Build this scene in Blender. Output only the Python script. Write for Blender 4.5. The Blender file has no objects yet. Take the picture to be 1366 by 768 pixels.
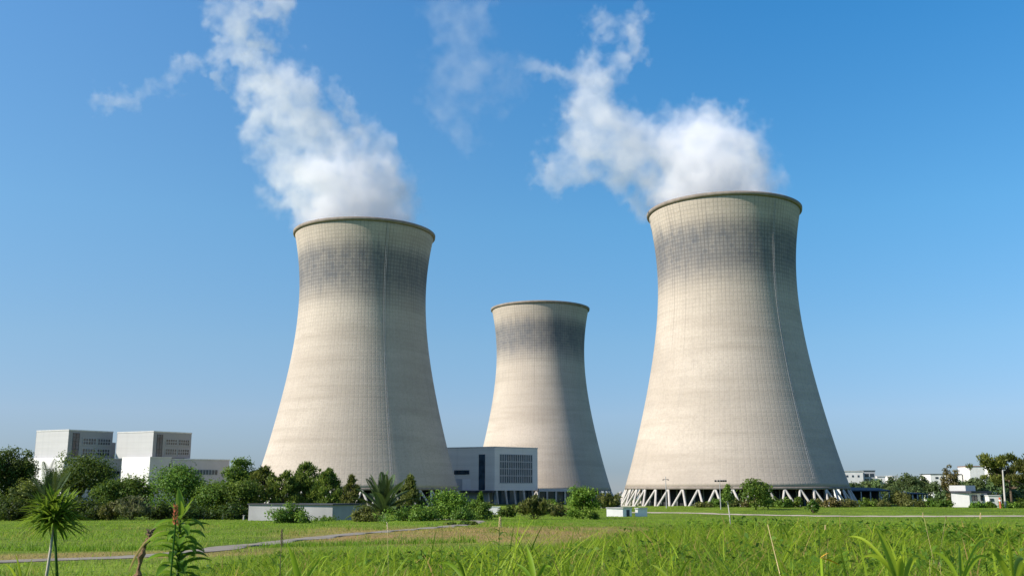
import bpy, math, random
import numpy as np
from mathutils import Vector, Matrix

# ------------------------------------------------------------------ camera, sky, sun, exposure
S = bpy.context.scene
COL = S.collection
EYE = 10.0
PITCH = math.radians(11.33)
FPX = 1328.0

cam_data = bpy.data.cameras.new("camera")
cam = bpy.data.objects.new("camera", cam_data)
COL.objects.link(cam)
cam.location = (0, 0, EYE)
cam.rotation_euler = (math.radians(90) + PITCH, 0, 0)
cam_data.lens = 35.0
cam_data.sensor_width = 36.0
cam_data.clip_start = 0.1
cam_data.clip_end = 20000
cam_data.dof.use_dof = True
cam_data.dof.focus_distance = 120
cam_data.dof.aperture_fstop = 20
S.camera = cam

SUN_AZ = math.radians(69)          # left of "straight behind the camera"
SUN_EL = math.radians(33)
sun_dir = Vector((-math.sin(SUN_AZ) * math.cos(SUN_EL), -math.cos(SUN_AZ) * math.cos(SUN_EL), math.sin(SUN_EL)))

world = bpy.data.worlds.new("World")
S.world = world
world.use_nodes = True
wn = world.node_tree.nodes
wl = world.node_tree.links
wn.clear()
w_out = wn.new("ShaderNodeOutputWorld")
w_bg = wn.new("ShaderNodeBackground")
sky = wn.new("ShaderNodeTexSky")
sky.sky_type = 'NISHITA'
sky.sun_disc = False
sky.sun_elevation = SUN_EL
# Nishita: rotation 0 puts the sun at +Y, turning clockwise seen from above
sky.sun_rotation = math.atan2(sun_dir.x, sun_dir.y)
sky.altitude = 0
sky.air_density = 1.0
sky.dust_density = 0.0
sky.ozone_density = 6.0
w_bg.inputs[1].default_value = 0.14
# grade of the sky by height above the horizon (deep azure above, grey-blue air low down) and a paler sunward side
w_tc = wn.new("ShaderNodeTexCoord")
w_sep = wn.new("ShaderNodeSeparateXYZ")
wl.new(w_tc.outputs["Generated"], w_sep.inputs[0])
w_ramp = wn.new("ShaderNodeValToRGB")
_stops = [(0.0, (.258, .306, .435)), (.017, (.258, .308, .435)), (.07, (.44, .455, .53)), (.139, (.49, .575, .59)),
          (.259, (.45, .73, .74)), (.454, (.28, .78, .90)), (.65, (.88, .58, .78))]
_el = w_ramp.color_ramp.elements
while len(_el) < len(_stops):
    _el.new(0.5)
for _e, (_p, _c) in zip(_el, _stops):
    _e.position = _p
    _e.color = (*_c, 1)
wl.new(w_sep.outputs[2], w_ramp.inputs[0])
w_mul = wn.new("ShaderNodeMix"); w_mul.data_type = 'RGBA'; w_mul.blend_type = 'MULTIPLY'; w_mul.inputs[0].default_value = 1.0
wl.new(sky.outputs[0], w_mul.inputs[6]); wl.new(w_ramp.outputs[0], w_mul.inputs[7])
w_side = wn.new("ShaderNodeMapRange"); w_side.interpolation_type = 'SMOOTHSTEP'
w_side.inputs[1].default_value = .35; w_side.inputs[2].default_value = -.6
w_side.inputs[3].default_value = 0.0; w_side.inputs[4].default_value = 1.0
wl.new(w_sep.outputs[0], w_side.inputs[0])
w_add = wn.new("ShaderNodeMix"); w_add.data_type = 'RGBA'; w_add.blend_type = 'ADD'
w_add.inputs[7].default_value = (.38, .34, .29, 1)
wl.new(w_side.outputs[0], w_add.inputs[0]); wl.new(w_mul.outputs[2], w_add.inputs[6])
wl.new(w_add.outputs[2], w_bg.inputs[0])
wl.new(w_bg.outputs[0], w_out.inputs[0])

sun_data = bpy.data.lights.new("sun", 'SUN')
sun_data.energy = 4.7
sun_data.angle = math.radians(0.5)
sun_data.color = (1.0, 0.91, 0.80)
sun = bpy.data.objects.new("sun", sun_data)
sun.rotation_euler = sun_dir.to_track_quat('Z', 'Y').to_euler()
sun.location = (-200, -100, 200)
COL.objects.link(sun)

S.view_settings.view_transform = 'Standard'
S.view_settings.look = 'None'
S.view_settings.exposure = 0.55
S.view_settings.gamma = 1.0
S.view_settings.use_curve_mapping = False
S.render.engine = 'CYCLES'
S.cycles.volume_bounces = 11
S.cycles.max_bounces = 16
S.cycles.diffuse_bounces = 3
S.cycles.glossy_bounces = 2
S.cycles.transmission_bounces = 4
S.cycles.transparent_max_bounces = 8
S.cycles.volume_step_rate = 2.5
S.cycles.volume_max_steps = 256
S.cycles.use_denoising = True

rng = np.random.default_rng(7)
random.seed(7)

# ------------------------------------------------------------------ helpers
def at(px, py, Y):
    """world point at forward distance Y seen towards the photograph's pixel"""
    a = (px - 683.0) / FPX
    b = (384.0 - py) / FPX
    k = math.cos(PITCH) - b * math.sin(PITCH)
    return Vector((Y * a / k, Y, EYE + Y * (math.sin(PITCH) + b * math.cos(PITCH)) / k))

def zof(py, Y):
    return at(683, py, Y).z

PROF_D = np.array([0, 4, 12, 20, 30, 40, 55, 70, 100, 150, 200, 250, 280, 320, 360, 420, 600, 1000, 3000, 9000], float)
PROF_L = np.array([.95, .95, .98, 1.38, 2.05, 2.63, 3.0, 3.3, 4.0, 5.0, 5.9, 6.8, 6.86, 6.9, 7.0, 7.2, 8.2, 11, 34, 110], float)
PROF_R = np.array([.95, .95, .95, .97, 1.45, 2.2, 2.9, 3.3, 4.0, 5.0, 5.9, 6.8, 6.6, 6.1, 6.2, 7.0, 8.2, 11, 34, 110], float)

# left of the camera the rise falls away sooner, so the path shows
PROF_LL = PROF_L.copy(); PROF_LL[1:7] = [.97, 1.22, 1.80, 2.33, 2.70, 3.02]

def sstep(a, b, x):
    t = np.clip((x - a) / (b - a), 0, 1)
    return t * t * (3 - 2 * t)

def wavy(x, y, s, seed=0.0):
    """smooth pseudo noise in -1..1"""
    x = x / s + seed * 13.7
    y = y / s - seed * 7.3
    return (np.sin(x * 1.9 + 1.3 * np.sin(y * 1.1)) + np.sin(y * 2.3 + 1.7 * np.sin(x * 0.9 + 1)) + np.sin((x + y) * 1.3 + 2.1)
            + .6 * np.sin(3.7 * x - 2.9 * y + 1.2 * np.sin(2.1 * y))) / 3.6

def ground(x, y):
    x = np.asarray(x, float); y = np.asarray(y, float)
    d = np.hypot(x, y)
    az = np.degrees(np.arctan2(x, y))
    w = sstep(0, 11, az) * (1 - sstep(60, 120, az))
    wl = (1 - sstep(-20, -11, az)) * sstep(-120, -60, az)
    left = np.interp(d, PROF_D, PROF_L) * (1 - wl) + np.interp(d, PROF_D, PROF_LL) * wl
    drop = left * (1 - w) + np.interp(d, PROF_D, PROF_R) * w
    bump = 0.05 * wavy(x, y, 3.0, 1) * sstep(2, 8, d) + 0.09 * wavy(x, y, 17.0, 2) * sstep(25, 60, d)
    # low grassy bank beyond the path
    return EYE - drop + bump

def gz(x, y):
    return float(ground(x, y))

def on_ground(px, Y):
    """ground point at forward distance Y below pixel column px"""
    p = at(px, 690, Y)
    return Vector((p.x, Y, gz(p.x, Y)))

def dryness(x, y):
    d = np.hypot(x, y); az = np.degrees(np.arctan2(x, y))
    n = .5 + .5 * wavy(x, y, 6.0, 3); n2 = .5 + .5 * wavy(x, y * .4, 2.3, 5)
    band = sstep(50, 66, d) * (1 - sstep(95, 125, d)) * sstep(-15, -9, az) * (1 - sstep(5, 11, az))
    verge = sstep(42.5, 45, d) * (1 - sstep(50, 54, d)) * (1 - sstep(-14, -9, az))
    return np.clip(band * (.48 + .6 * n * n2 + .3 * n2) + verge * (.35 + .5 * n) + .25 * n * n2 * sstep(10, 30, d) * (1 - sstep(130, 200, d)), 0, 1)

def np_mesh(name, verts, faces, attrs=None, smooth=False):
    """mesh out of arrays: verts (n,3), faces (m,k); attrs {name: per-face floats}"""
    me = bpy.data.meshes.new(name)
    verts = np.asarray(verts, np.float32); faces = np.asarray(faces, np.int32)
    m, k = faces.shape
    me.vertices.add(len(verts)); me.vertices.foreach_set("co", verts.ravel())
    me.loops.add(m * k); me.loops.foreach_set("vertex_index", faces.ravel())
    me.polygons.add(m); me.polygons.foreach_set("loop_start", np.arange(0, m * k, k, dtype=np.int32))
    me.polygons.foreach_set("loop_total", np.full(m, k, np.int32))
    if smooth:
        me.polygons.foreach_set("use_smooth", np.ones(m, bool))
    for an, av in (attrs or {}).items():
        a = me.attributes.new(an, 'FLOAT', 'FACE')
        a.data.foreach_set("value", np.asarray(av, np.float32))
    me.update(calc_edges=True)
    return me

def link(name, me, mat=None, parent=None):
    o = bpy.data.objects.new(name, me)
    if mat is not None and not me.materials:
        me.materials.append(mat)
    COL.objects.link(o)
    if parent is not None:
        o.parent = parent
    return o

def tag(o, label=None, cat=None, group=None, kind=None):
    if label: o["label"] = label
    if cat: o["category"] = cat
    if group: o["group"] = group
    if kind: o["kind"] = kind
    return o

def thing(name, label, cat, loc=(0, 0, 0), rz=0.0, group=None):
    o = bpy.data.objects.new(name, None)
    o.empty_display_size = 0.5
    COL.objects.link(o)
    o.location = loc
    o.rotation_euler = (0, 0, rz)
    return tag(o, label, cat, group)

class MB:
    """collects boxes, tubes and prisms into one mesh"""
    def __init__(s):
        s.v = []; s.f = []
    def add(s, vs, fs):
        b = len(s.v)
        s.v += [tuple(v) for v in vs]
        s.f += [tuple(b + i for i in f) for f in fs]
        return s
    def box(s, c, size, m=None):
        hx, hy, hz = size[0] / 2, size[1] / 2, size[2] / 2
        vs = [Vector((x, y, z)) for z in (-hz, hz) for x, y in ((-hx, -hy), (hx, -hy), (hx, hy), (-hx, hy))]
        c = Vector(c)
        vs = [(m @ v if m is not None else v) + c for v in vs]
        return s.add(vs, [(3, 2, 1, 0), (4, 5, 6, 7), (0, 1, 5, 4), (1, 2, 6, 5), (2, 3, 7, 6), (3, 0, 4, 7)])
    def prism(s, pts, z0, z1):
        """pts counter-clockwise seen from above; z0, z1 numbers or per-point lists"""
        n = len(pts)
        za = z0 if isinstance(z0, (list, tuple)) else [z0] * n
        zb = z1 if isinstance(z1, (list, tuple)) else [z1] * n
        vs = [(p[0], p[1], za[i]) for i, p in enumerate(pts)] + [(p[0], p[1], zb[i]) for i, p in enumerate(pts)]
        fs = [tuple(range(n - 1, -1, -1)), tuple(range(n, 2 * n))]
        fs += [(i, (i + 1) % n, n + (i + 1) % n, n + i) for i in range(n)]
        return s.add(vs, fs)
    def tube(s, pts, rad, n=8, cap=True):
        pts = [Vector(p) for p in pts]
        if not isinstance(rad, (list, tuple)): rad = [rad] * len(pts)
        b = len(s.v)
        for i, p in enumerate(pts):
            t = (pts[min(i + 1, len(pts) - 1)] - pts[max(i - 1, 0)])
            if t.length < 1e-9: t = Vector((0, 0, 1))
            t.normalize()
            ref = Vector((1, 0, 0)) if abs(t.x) < 0.8 else Vector((0, 1, 0))
            u = t.cross(ref).normalized(); w = t.cross(u)
            for k in range(n):
                a = 2 * math.pi * k / n
                s.v.append(tuple(p + (u * math.cos(a) + w * math.sin(a)) * rad[i]))
        for i in range(len(pts) - 1):
            for k in range(n):
                s.f.append((b + i * n + k, b + i * n + (k + 1) % n, b + (i + 1) * n + (k + 1) % n, b + (i + 1) * n + k))
        if cap:
            s.f.append(tuple(b + k for k in range(n - 1, -1, -1)))
            e = b + (len(pts) - 1) * n
            s.f.append(tuple(e + k for k in range(n)))
        return s
    def build(s, name, mat, parent=None, smooth=False, recalc=True):
        me = bpy.data.meshes.new(name)
        me.from_pydata(s.v, [], s.f)
        if recalc:
            import bmesh
            bm = bmesh.new(); bm.from_mesh(me)
            bmesh.ops.recalc_face_normals(bm, faces=bm.faces[:])
            bm.to_mesh(me); bm.free()
        if smooth:
            me.polygons.foreach_set("use_smooth", np.ones(len(me.polygons), bool))
        me.update()
        return link(name, me, mat, parent)

# ------------------------------------------------------------------ materials
class NT:
    """small helper round a material's node tree"""
    def __init__(s, name):
        s.m = bpy.data.materials.new(name); s.m.use_nodes = True
        s.t = s.m.node_tree; s.n = s.t.nodes; s.l = s.t.links
        s.n.clear()
        s.out = s.n.new("ShaderNodeOutputMaterial")
    def new(s, t, **kw):
        n = s.n.new(t)
        for k, v in kw.items(): setattr(n, k, v)
        return n
    def put(s, sock, v):
        if isinstance(v, bpy.types.NodeSocket): s.l.new(v, sock)
        elif v is not None: sock.default_value = v
    def math(s, op, a, b=None, c=None, clamp=False):
        n = s.new("ShaderNodeMath", operation=op); n.use_clamp = clamp
        s.put(n.inputs[0], a)
        if b is not None: s.put(n.inputs[1], b)
        if c is not None: s.put(n.inputs[2], c)
        return n.outputs[0]
    def ramp(s, x, a, b, lo=0.0, hi=1.0):
        n = s.new("ShaderNodeMapRange"); n.interpolation_type = 'SMOOTHSTEP'
        s.put(n.inputs[0], x); n.inputs[1].default_value = a; n.inputs[2].default_value = b
        n.inputs[3].default_value = lo; n.inputs[4].default_value = hi
        return n.outputs[0]
    def noise(s, vec, scale, detail=3, rough=.55, dist=0.0, color=False):
        n = s.new("ShaderNodeTexNoise"); s.put(n.inputs["Vector"], vec)
        n.inputs["Scale"].default_value = scale; n.inputs["Detail"].default_value = detail
        n.inputs["Roughness"].default_value = rough; n.inputs["Distortion"].default_value = dist
        return n.outputs[1] if color else n.outputs[0]
    def mix(s, f, a, b, mode='MIX'):
        n = s.new("ShaderNodeMix", data_type='RGBA', blend_type=mode)
        s.put(n.inputs[0], f)
        s.put(n.inputs[6], a if isinstance(a, bpy.types.NodeSocket) else (*a, 1) if len(a) == 3 else a)
        s.put(n.inputs[7], b if isinstance(b, bpy.types.NodeSocket) else (*b, 1) if len(b) == 3 else b)
        return n.outputs[2]
    def obj(s): return s.new("ShaderNodeTexCoord").outputs["Object"]
    def pos(s): return s.new("ShaderNodeNewGeometry").outputs["Position"]
    def attr(s, name): 
        n = s.new("ShaderNodeAttribute"); n.attribute_name = name; return n.outputs["Fac"]
    def rand(s): return s.new("ShaderNodeObjectInfo").outputs["Random"]
    def sep(s, v):
        n = s.new("ShaderNodeSeparateXYZ"); s.put(n.inputs[0], v); return n.outputs
    def comb(s, x, y, z):
        n = s.new("ShaderNodeCombineXYZ")
        for i, v in enumerate((x, y, z)): s.put(n.inputs[i], v)
        return n.outputs[0]
    def scale(s, v, sc):
        n = s.new("ShaderNodeMapping"); s.put(n.inputs[0], v); n.inputs["Scale"].default_value = sc; return n.outputs[0]
    def bsdf(s, col, rough=.8, metal=0.0, spec=.3, bump=None, bstr=.3, bdist=.1):
        b = s.new("ShaderNodeBsdfPrincipled")
        s.put(b.inputs["Base Color"], col if isinstance(col, bpy.types.NodeSocket) else (*col, 1))
        s.put(b.inputs["Roughness"], rough); b.inputs["Metallic"].default_value = metal
        b.inputs["Specular IOR Level"].default_value = spec
        if bump is not None:
            bn = s.new("ShaderNodeBump"); bn.inputs["Strength"].default_value = bstr; bn.inputs["Distance"].default_value = bdist
            s.l.new(bump, bn.inputs["Height"]); s.l.new(bn.outputs[0], b.inputs["Normal"])
        s.l.new(b.outputs[0], s.out.inputs[0])
        return b

def plain(name, col, rough=.75, var=.18, nscale=.6, metal=0.0, spec=.3):
    """a surface whose colour wanders a little, with faint streaks of dirt"""
    t = NT(name); p = t.pos()
    n = t.noise(p, nscale, 4, .6)
    n2 = t.noise(t.scale(p, (1.2, 1.2, .12)), nscale * 1.3, 3, .6)
    f = t.math('ADD', t.math('MULTIPLY', n, .6), t.math('MULTIPLY', n2, .4))
    f = t.ramp(f, .3, .7)
    a = tuple(c * (1 - var) for c in col); b = tuple(min(c * (1 + var * .6), .95) for c in col)
    t.bsdf(t.mix(f, a, b), rough, metal, spec)
    return t.m

def clad(name, col, ph=1.2, pw=3.6, line=.75, rough=.5):
    """metal cladding with sheet joints: ph, pw sheet height and width"""
    t = NT(name); p = t.pos(); x, y, z = t.sep(p)
    g = t.math('PINGPONG', z, ph / 2)
    l1 = t.math('LESS_THAN', g, .04)
    f = t.noise(t.scale(p, (.05, .05, .5)), .8, 2)
    a = tuple(c * .93 for c in col)
    cc = t.mix(t.ramp(f, .3, .7), a, col)
    st = t.noise(t.scale(p, (1, 1, .06)), .5, 4, .6)
    cc = t.mix(t.ramp(st, .45, .8, 0, .2), cc, tuple(c * .55 for c in col))
    cc = t.mix(t.math('MULTIPLY', l1, 1 - line), cc, tuple(c * .3 for c in col))
    t.bsdf(cc, rough, 0, .4)
    return t.m

def leafmat(name, dark, light, var=.5, trans=.35, yellow=None):
    """foliage: each leaf takes its own tint, each plant its own shade"""
    t = NT(name)
    f = t.attr("tint")
    c = t.mix(f, dark, light)
    if yellow is not None:
        c = t.mix(t.ramp(t.attr("dry"), .0, 1.0), c, yellow)
    hs = t.new("ShaderNodeHueSaturation"); t.l.new(c, hs.inputs["Color"])
    t.put(hs.inputs["Hue"], t.math('MULTIPLY_ADD', t.rand(), .03, .485))
    t.put(hs.inputs["Value"], t.math('MULTIPLY_ADD', t.rand(), var, 1 - var / 2))
    d = t.new("ShaderNodeBsdfPrincipled"); d.inputs["Roughness"].default_value = .55
    d.inputs["Specular IOR Level"].default_value = .25
    t.l.new(hs.outputs[0], d.inputs["Base Color"])
    tr = t.new("ShaderNodeBsdfTranslucent")
    warm = t.mix(.5, hs.outputs[0], (.35, .45, .05))
    t.l.new(t.mix(.5, hs.outputs[0], warm), tr.inputs[0])
    mx = t.new("ShaderNodeMixShader"); mx.inputs[0].default_value = trans
    t.l.new(d.outputs[0], mx.inputs[1]); t.l.new(tr.outputs[0], mx.inputs[2])
    t.l.new(mx.outputs[0], t.out.inputs[0])
    return t.m

def tower_material():
    t = NT("weathered_concrete_shell")
    p = t.obj(); x, y, z = t.sep(p)
    rnd = t.math('MULTIPLY', t.rand(), 60)               # every shell weathers in its own way
    pr = t.new("ShaderNodeVectorMath", operation='ADD'); t.l.new(p, pr.inputs[0]); t.l.new(t.comb(rnd, rnd, rnd), pr.inputs[1]); pr = pr.outputs[0]
    ang = t.math('ARCTAN2', y, x)
    N = 120
    u = t.math('MULTIPLY', ang, N / (2 * math.pi))
    gu = t.math('PINGPONG', u, .5)                       # 0 on a rib line
    vz = t.math('DIVIDE', z, 1.55)
    gv = t.math('PINGPONG', vz, .5)
    lu = t.ramp(gu, .05, .17, 1, 0)
    lv = t.ramp(gv, .05, .17, 1, 0)
    def un(fa, fz): return t.comb(t.math('MULTIPLY', ang, fa), rnd, t.math('MULTIPLY', z, fz))
    cell = t.new("ShaderNodeTexWhiteNoise", noise_dimensions='3D')
    t.l.new(t.comb(t.math('ROUND', u), t.math('ROUND', vz), rnd), cell.inputs[0])
    cv = cell.outputs[0]
    row = t.new("ShaderNodeTexWhiteNoise", noise_dimensions='2D')
    t.l.new(t.comb(t.math('ROUND', u), rnd, 0), row.inputs[0])
    big = t.noise(pr, .03, 3, .5)
    patch = t.noise(un(5, .06), 1.0, 3, .6)
    lift = t.noise(t.comb(t.math('MULTIPLY', ang, .5), rnd, t.math('DIVIDE', t.math('ROUND', vz), 2.2)), 1.0, 2, .7)
    bands = t.noise(un(.7, .13), 1.0, 3, .6)
    streak = t.noise(un(30, .03), 1.0, 4, .65)
    brick = t.noise(un(44, 1.5), 1.0, 2, .7)
    fine = t.noise(pr, 1.3, 4, .7)
    c = t.mix(t.ramp(big, .35, .68), (.475, .42, .35), (.545, .485, .405))
    c = t.mix(t.ramp(lift, .38, .7, 0, .34), c, (.36, .315, .255))
    c = t.mix(t.ramp(bands, .46, .70, 0, .48), c, (.37, .32, .26))
    c = t.mix(t.ramp(patch, .52, .75, 0, .25), c, (.36, .33, .29))
    c = t.mix(t.ramp(streak, .52, .78, 0, .34), c, (.29, .26, .22))
    c = t.mix(t.ramp(brick, .40, .72, 0, .26), c, (.28, .24, .2))
    c = t.mix(t.ramp(fine, .35, .7, 0, .2), c, (.30, .26, .215))
    # soot-stained band under the rim: mottled cells, dark joints, an uneven streaky lower edge
    edge = t.math('MULTIPLY_ADD', t.noise(un(16, .05), 1, 3, .6), 7, -3.5)
    zz = t.math('ADD', z, edge)
    band = t.math('MULTIPLY', t.ramp(zz, 80, 98), t.ramp(zz, 104, 114, 1, 0))
    mott = t.math('MULTIPLY_ADD', cv, .20, t.math('MULTIPLY_ADD', patch, .55, .33))
    c = t.mix(t.math('MULTIPLY', band, mott, clamp=True), c, (.112, .126, .148))
    # joints: dark in and above the soot, fading out down the shell; a few ribs are stained all the way
    up = t.ramp(z, 52, 98, .02, .25)
    jv = t.math('MULTIPLY', lu, t.math('MULTIPLY', up, t.math('MULTIPLY_ADD', row.outputs[0], 1.1, .5)))
    jh = t.math('MULTIPLY', lv, t.math('MULTIPLY', up, .75))
    j = t.math('ADD', t.math('MAXIMUM', jv, jh), t.math('MULTIPLY', t.math('MAXIMUM', lu, lv), t.math('MULTIPLY', band, .30)), clamp=True)
    c = t.mix(j, c, (.10, .095, .09))
    run = t.math('MULTIPLY', t.math('GREATER_THAN', row.outputs[0], .93), t.math('MULTIPLY', lu, t.ramp(z, 35, 85, .0, .2)))
    c = t.mix(run, c, (.15, .135, .12))
    # darker towards the foot
    c = t.mix(t.ramp(t.math('MULTIPLY_ADD', big, 16, z), 12, 36, .24, 0), c, (.28, .24, .2))
    h = t.math('ADD', t.math('MULTIPLY', t.math('MAXIMUM', lu, lv), -.4), t.math('MULTIPLY', fine, .7))
    t.bsdf(c, .9, 0, .15, bump=h, bstr=.35, bdist=.15)
    return t.m

M = {}
M['tower'] = tower_material()
M['rim'] = plain("rim_concrete", (.26, .225, .19), .9, .25, .4)
M['column'] = plain("pale_concrete", (.50, .475, .43), .85, .2, .5)
M['dark_fill'] = plain("dark_cooling_fill", (.035, .037, .042), .9, .5, .5)
M['fill_light'] = plain("grey_pipework", (.2, .21, .22), .6, .4, .8)
M['steel'] = plain("galvanised_steel", (.42, .42, .42), .45, .15, 2, .3)
M['white'] = plain("white_render", (.78, .77, .74), .8, .1, .3)
M['sunlit_clad'] = clad("sunlit_cladding", (.50, .50, .49), 2.4, 4, .8)  # office walls facing the sun: the lit tone is put into the colour
M['shaded_clad'] = clad("shaded_cladding", (.27, .28, .30), 3.4, 4, .75)  # office walls turned away: shade is put into a darker colour
M['hall_clad'] = clad("pale_hall_cladding", (.74, .71, .66), 3.4, 4, .8)
M['pale_grey'] = plain("pale_grey_render", (.46, .47, .49), .8, .12, .2)
M['lilac'] = plain("lilac_grey_render", (.46, .44, .46), .8, .1, .2)
M['roof'] = plain("dark_roofing", (.07, .075, .085), .8, .3, .4)
M['blue_roof'] = plain("blue_roof_sheet", (.02, .03, .045), .6, .3, .4)
M['mullion'] = plain("pale_mullions", (.36, .39, .42), .5, .1, .5)
M['trim'] = plain("light_coping", (.55, .55, .54), .7, .15, .5)
M['block'] = plain("grey_blockwork", (.4, .4, .39), .9, .15, .25)
M['bark'] = plain("bark", (.13, .095, .065), .95, .35, 3)
M['pale_bark'] = plain("pale_bark", (.5, .46, .38), .9, .2, 3)
M['gravel'] = plain("gravel", (.26, .24, .185), .95, .35, .9)
M['sand'] = plain("sandy_track", (.47, .41, .32), .95, .2, .25)
M['dry'] = plain("dry_stalk", (.20, .125, .06), .85, .6, 60)
M['straw'] = plain("straw", (.52, .42, .2), .8, .3, 30)
M['yellow'] = plain("yellow_leaf", (.75, .42, .05), .7, .2, 30)
M['red'] = plain("red_flower", (.5, .13, .06), .7, .4, 60)
M['rust'] = plain("rust_brown", (.25, .12, .06), .8, .3, 2)

def glass(name, col):
    t = NT(name); p = t.pos()
    n = t.noise(p, .35, 2)
    t.bsdf(t.mix(t.ramp(n, .3, .7), tuple(c * .6 for c in col), tuple(c * 1.5 for c in col)), .12, 0, .6)
    return t.m
M['glass'] = glass("dark_glass", (.03, .045, .06))
M['glass_blue'] = glass("blue_glass", (.018, .045, .07))

M['leaf_dark'] = leafmat("leaf_dark", (.030, .075, .010), (.145, .24, .032), .5)
M['leaf_shaded'] = leafmat("leaf_shaded", (.014, .034, .006), (.06, .11, .018), .3)  # shade beneath the trees put into the colour of these leaves
M['leaf_mid'] = leafmat("leaf_mid", (.04, .105, .012), (.18, .29, .038), .4)
M['leaf_bright'] = leafmat("leaf_bright", (.06, .15, .012), (.23, .37, .045), .3)
M['leaf_olive'] = leafmat("leaf_olive", (.06, .08, .018), (.21, .22, .06), .3)
M['leaf_pale'] = leafmat("leaf_pale", (.11, .13, .06), (.26, .27, .13), .2)
M['leaf_pine'] = leafmat("leaf_pine", (.038, .075, .012), (.22, .27, .05), .4, .3)
M['leaf_brown'] = leafmat("leaf_brown", (.07, .06, .020), (.20, .165, .055), .25, .25)
M['leaf_far'] = leafmat("leaf_far", (.06, .10, .035), (.16, .23, .08), .4)
M['leaf_palm'] = leafmat("leaf_palm", (.022, .05, .016), (.10, .16, .055), .2, .2)
M['leaf_weed'] = leafmat("leaf_weed", (.035, .11, .010), (.19, .34, .03), .1, .45)
M['grass'] = leafmat("grass_blades", (.085, .20, .008), (.36, .50, .03), .0, .5, yellow=(.45, .30, .11))

def ground_material():
    t = NT("meadow_ground"); p = t.pos()
    n1 = t.noise(p, .08, 4, .6); n2 = t.noise(p, .9, 4, .65); n3 = t.noise(p, 7, 3, .6)
    f = t.math('ADD', t.math('MULTIPLY', n1, .4), t.math('ADD', t.math('MULTIPLY', n2, .35), t.math('MULTIPLY', n3, .25)))
    c = t.mix(t.ramp(f, .36, .64), (.065, .125, .010), (.20, .285, .03))
    dr = t.math('MULTIPLY', t.attr("dry"), t.ramp(n2, .3, .6, .6, 1))
    c = t.mix(dr, c, (.34, .23, .10))
    h = t.math('ADD', n3, n2)
    t.bsdf(c, .95, 0, .1, bump=h, bstr=.8, bdist=.25)
    return t.m
M['ground'] = ground_material()

# ------------------------------------------------------------------ terrain
def build_ground():
    R = np.concatenate([[0.0], np.geomspace(.6, 9000, 260)])
    az = np.concatenate([np.arange(-180, -45, 5.0), np.arange(-45, 45, .5), np.arange(45, 180, 5.0)])
    na = len(az); A = np.radians(az)
    X = R[1:, None] * np.sin(A)[None]; Y = R[1:, None] * np.cos(A)[None]
    Z = ground(X, Y)
    v = np.stack([X, Y, Z], -1).reshape(-1, 3)
    v = np.vstack([[[0, 0, EYE - .95]], v])
    nr = len(R) - 1
    i = np.arange(nr - 1)[:, None]; j = np.arange(na)[None]
    a = 1 + i * na + j; b = 1 + i * na + (j + 1) % na
    f = np.stack([a, a + na, b + na, b], -1).reshape(-1, 4)
    c = np.stack([np.zeros(na, int), 1 + np.arange(na), 1 + (np.arange(na) + 1) % na, 1 + (np.arange(na) + 1) % na], -1)
    me = np_mesh("ground", v, f, None, True)
    cen = v[f].mean(1)
    at_ = me.attributes.new("dry", 'FLOAT', 'POINT')
    at_.data.foreach_set("value", dryness(v[:, 0], v[:, 1]).astype(np.float32))
    tag(link("ground", me, M['ground']), kind="structure")
build_ground()

def strip(name, pts, half, mat, lift=.05, wob=.15):
    """a track laid on the ground along pts (x, y)"""
    P = np.array(pts, float)
    seg = np.hypot(*np.diff(P, axis=0).T); s = np.concatenate([[0], np.cumsum(seg)])
    n = max(int(s[-1] / 1.0), 8); q = np.linspace(0, s[-1], n)
    # smooth the polyline
    X = np.interp(q, s, P[:, 0]); Y = np.interp(q, s, P[:, 1])
    k = max(3, n // 14) | 1
    pad = k // 2; ker = np.ones(k) / k
    X = np.convolve(np.pad(X, pad, mode='reflect', reflect_type='odd'), ker, 'valid')
    Y = np.convolve(np.pad(Y, pad, mode='reflect', reflect_type='odd'), ker, 'valid')
    tx = np.gradient(X); ty = np.gradient(Y); L = np.hypot(tx, ty); nx, ny = -ty / L, tx / L
    m = 7
    u = np.linspace(-1, 1, m)
    e = half * (1 + wob * np.sin(q[:, None] * .7 + 2 * np.sign(u)[None]) * (np.abs(u)[None] > .9))
    VX = X[:, None] + nx[:, None] * u[None] * e; VY = Y[:, None] + ny[:, None] * u[None] * e
    VZ = ground(VX, VY) + lift - .04 * (np.abs(u)[None] > .9)
    v = np.stack([VX, VY, VZ], -1).reshape(-1, 3)
    i = np.arange(n - 1)[:, None]; j = np.arange(m - 1)[None]
    a = i * m + j
    f = np.stack([a, a + 1, a + m + 1, a + m], -1).reshape(-1, 4)
    return tag(link(name, np_mesh(name, v, f, None, True), mat), kind="structure")

strip("path", [(-42, 22), (-31, 30), (-19.5, 37.2), (-14.5, 43), (-14.2, 58), (-12.6, 72), (-11, 90), (-6.2, 120), (-5.0, 165), (-20, 200)], .9, M['gravel'], .06, .35)
strip("road", [(190, 235), (120, 243), (86, 246), (58, 258), (46, 275), (30, 282)], 3.4, M['sand'], .07)

# ------------------------------------------------------------------ cooling towers
PROF_Z = np.array([0, 7.3, 14.6, 28.8, 43.4, 58.2, 73.3, 88.6, 104, 112])
PROF_RAD = np.array([43.0, 40.9, 38.8, 35.3, 32.25, 29.7, 28.05, 27.8, 29.3, 30.7])
PCO = np.polyfit(PROF_Z, PROF_RAD, 5)
LEG = 7.2
def shell_radius(z): return np.polyval(PCO, z)

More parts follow.
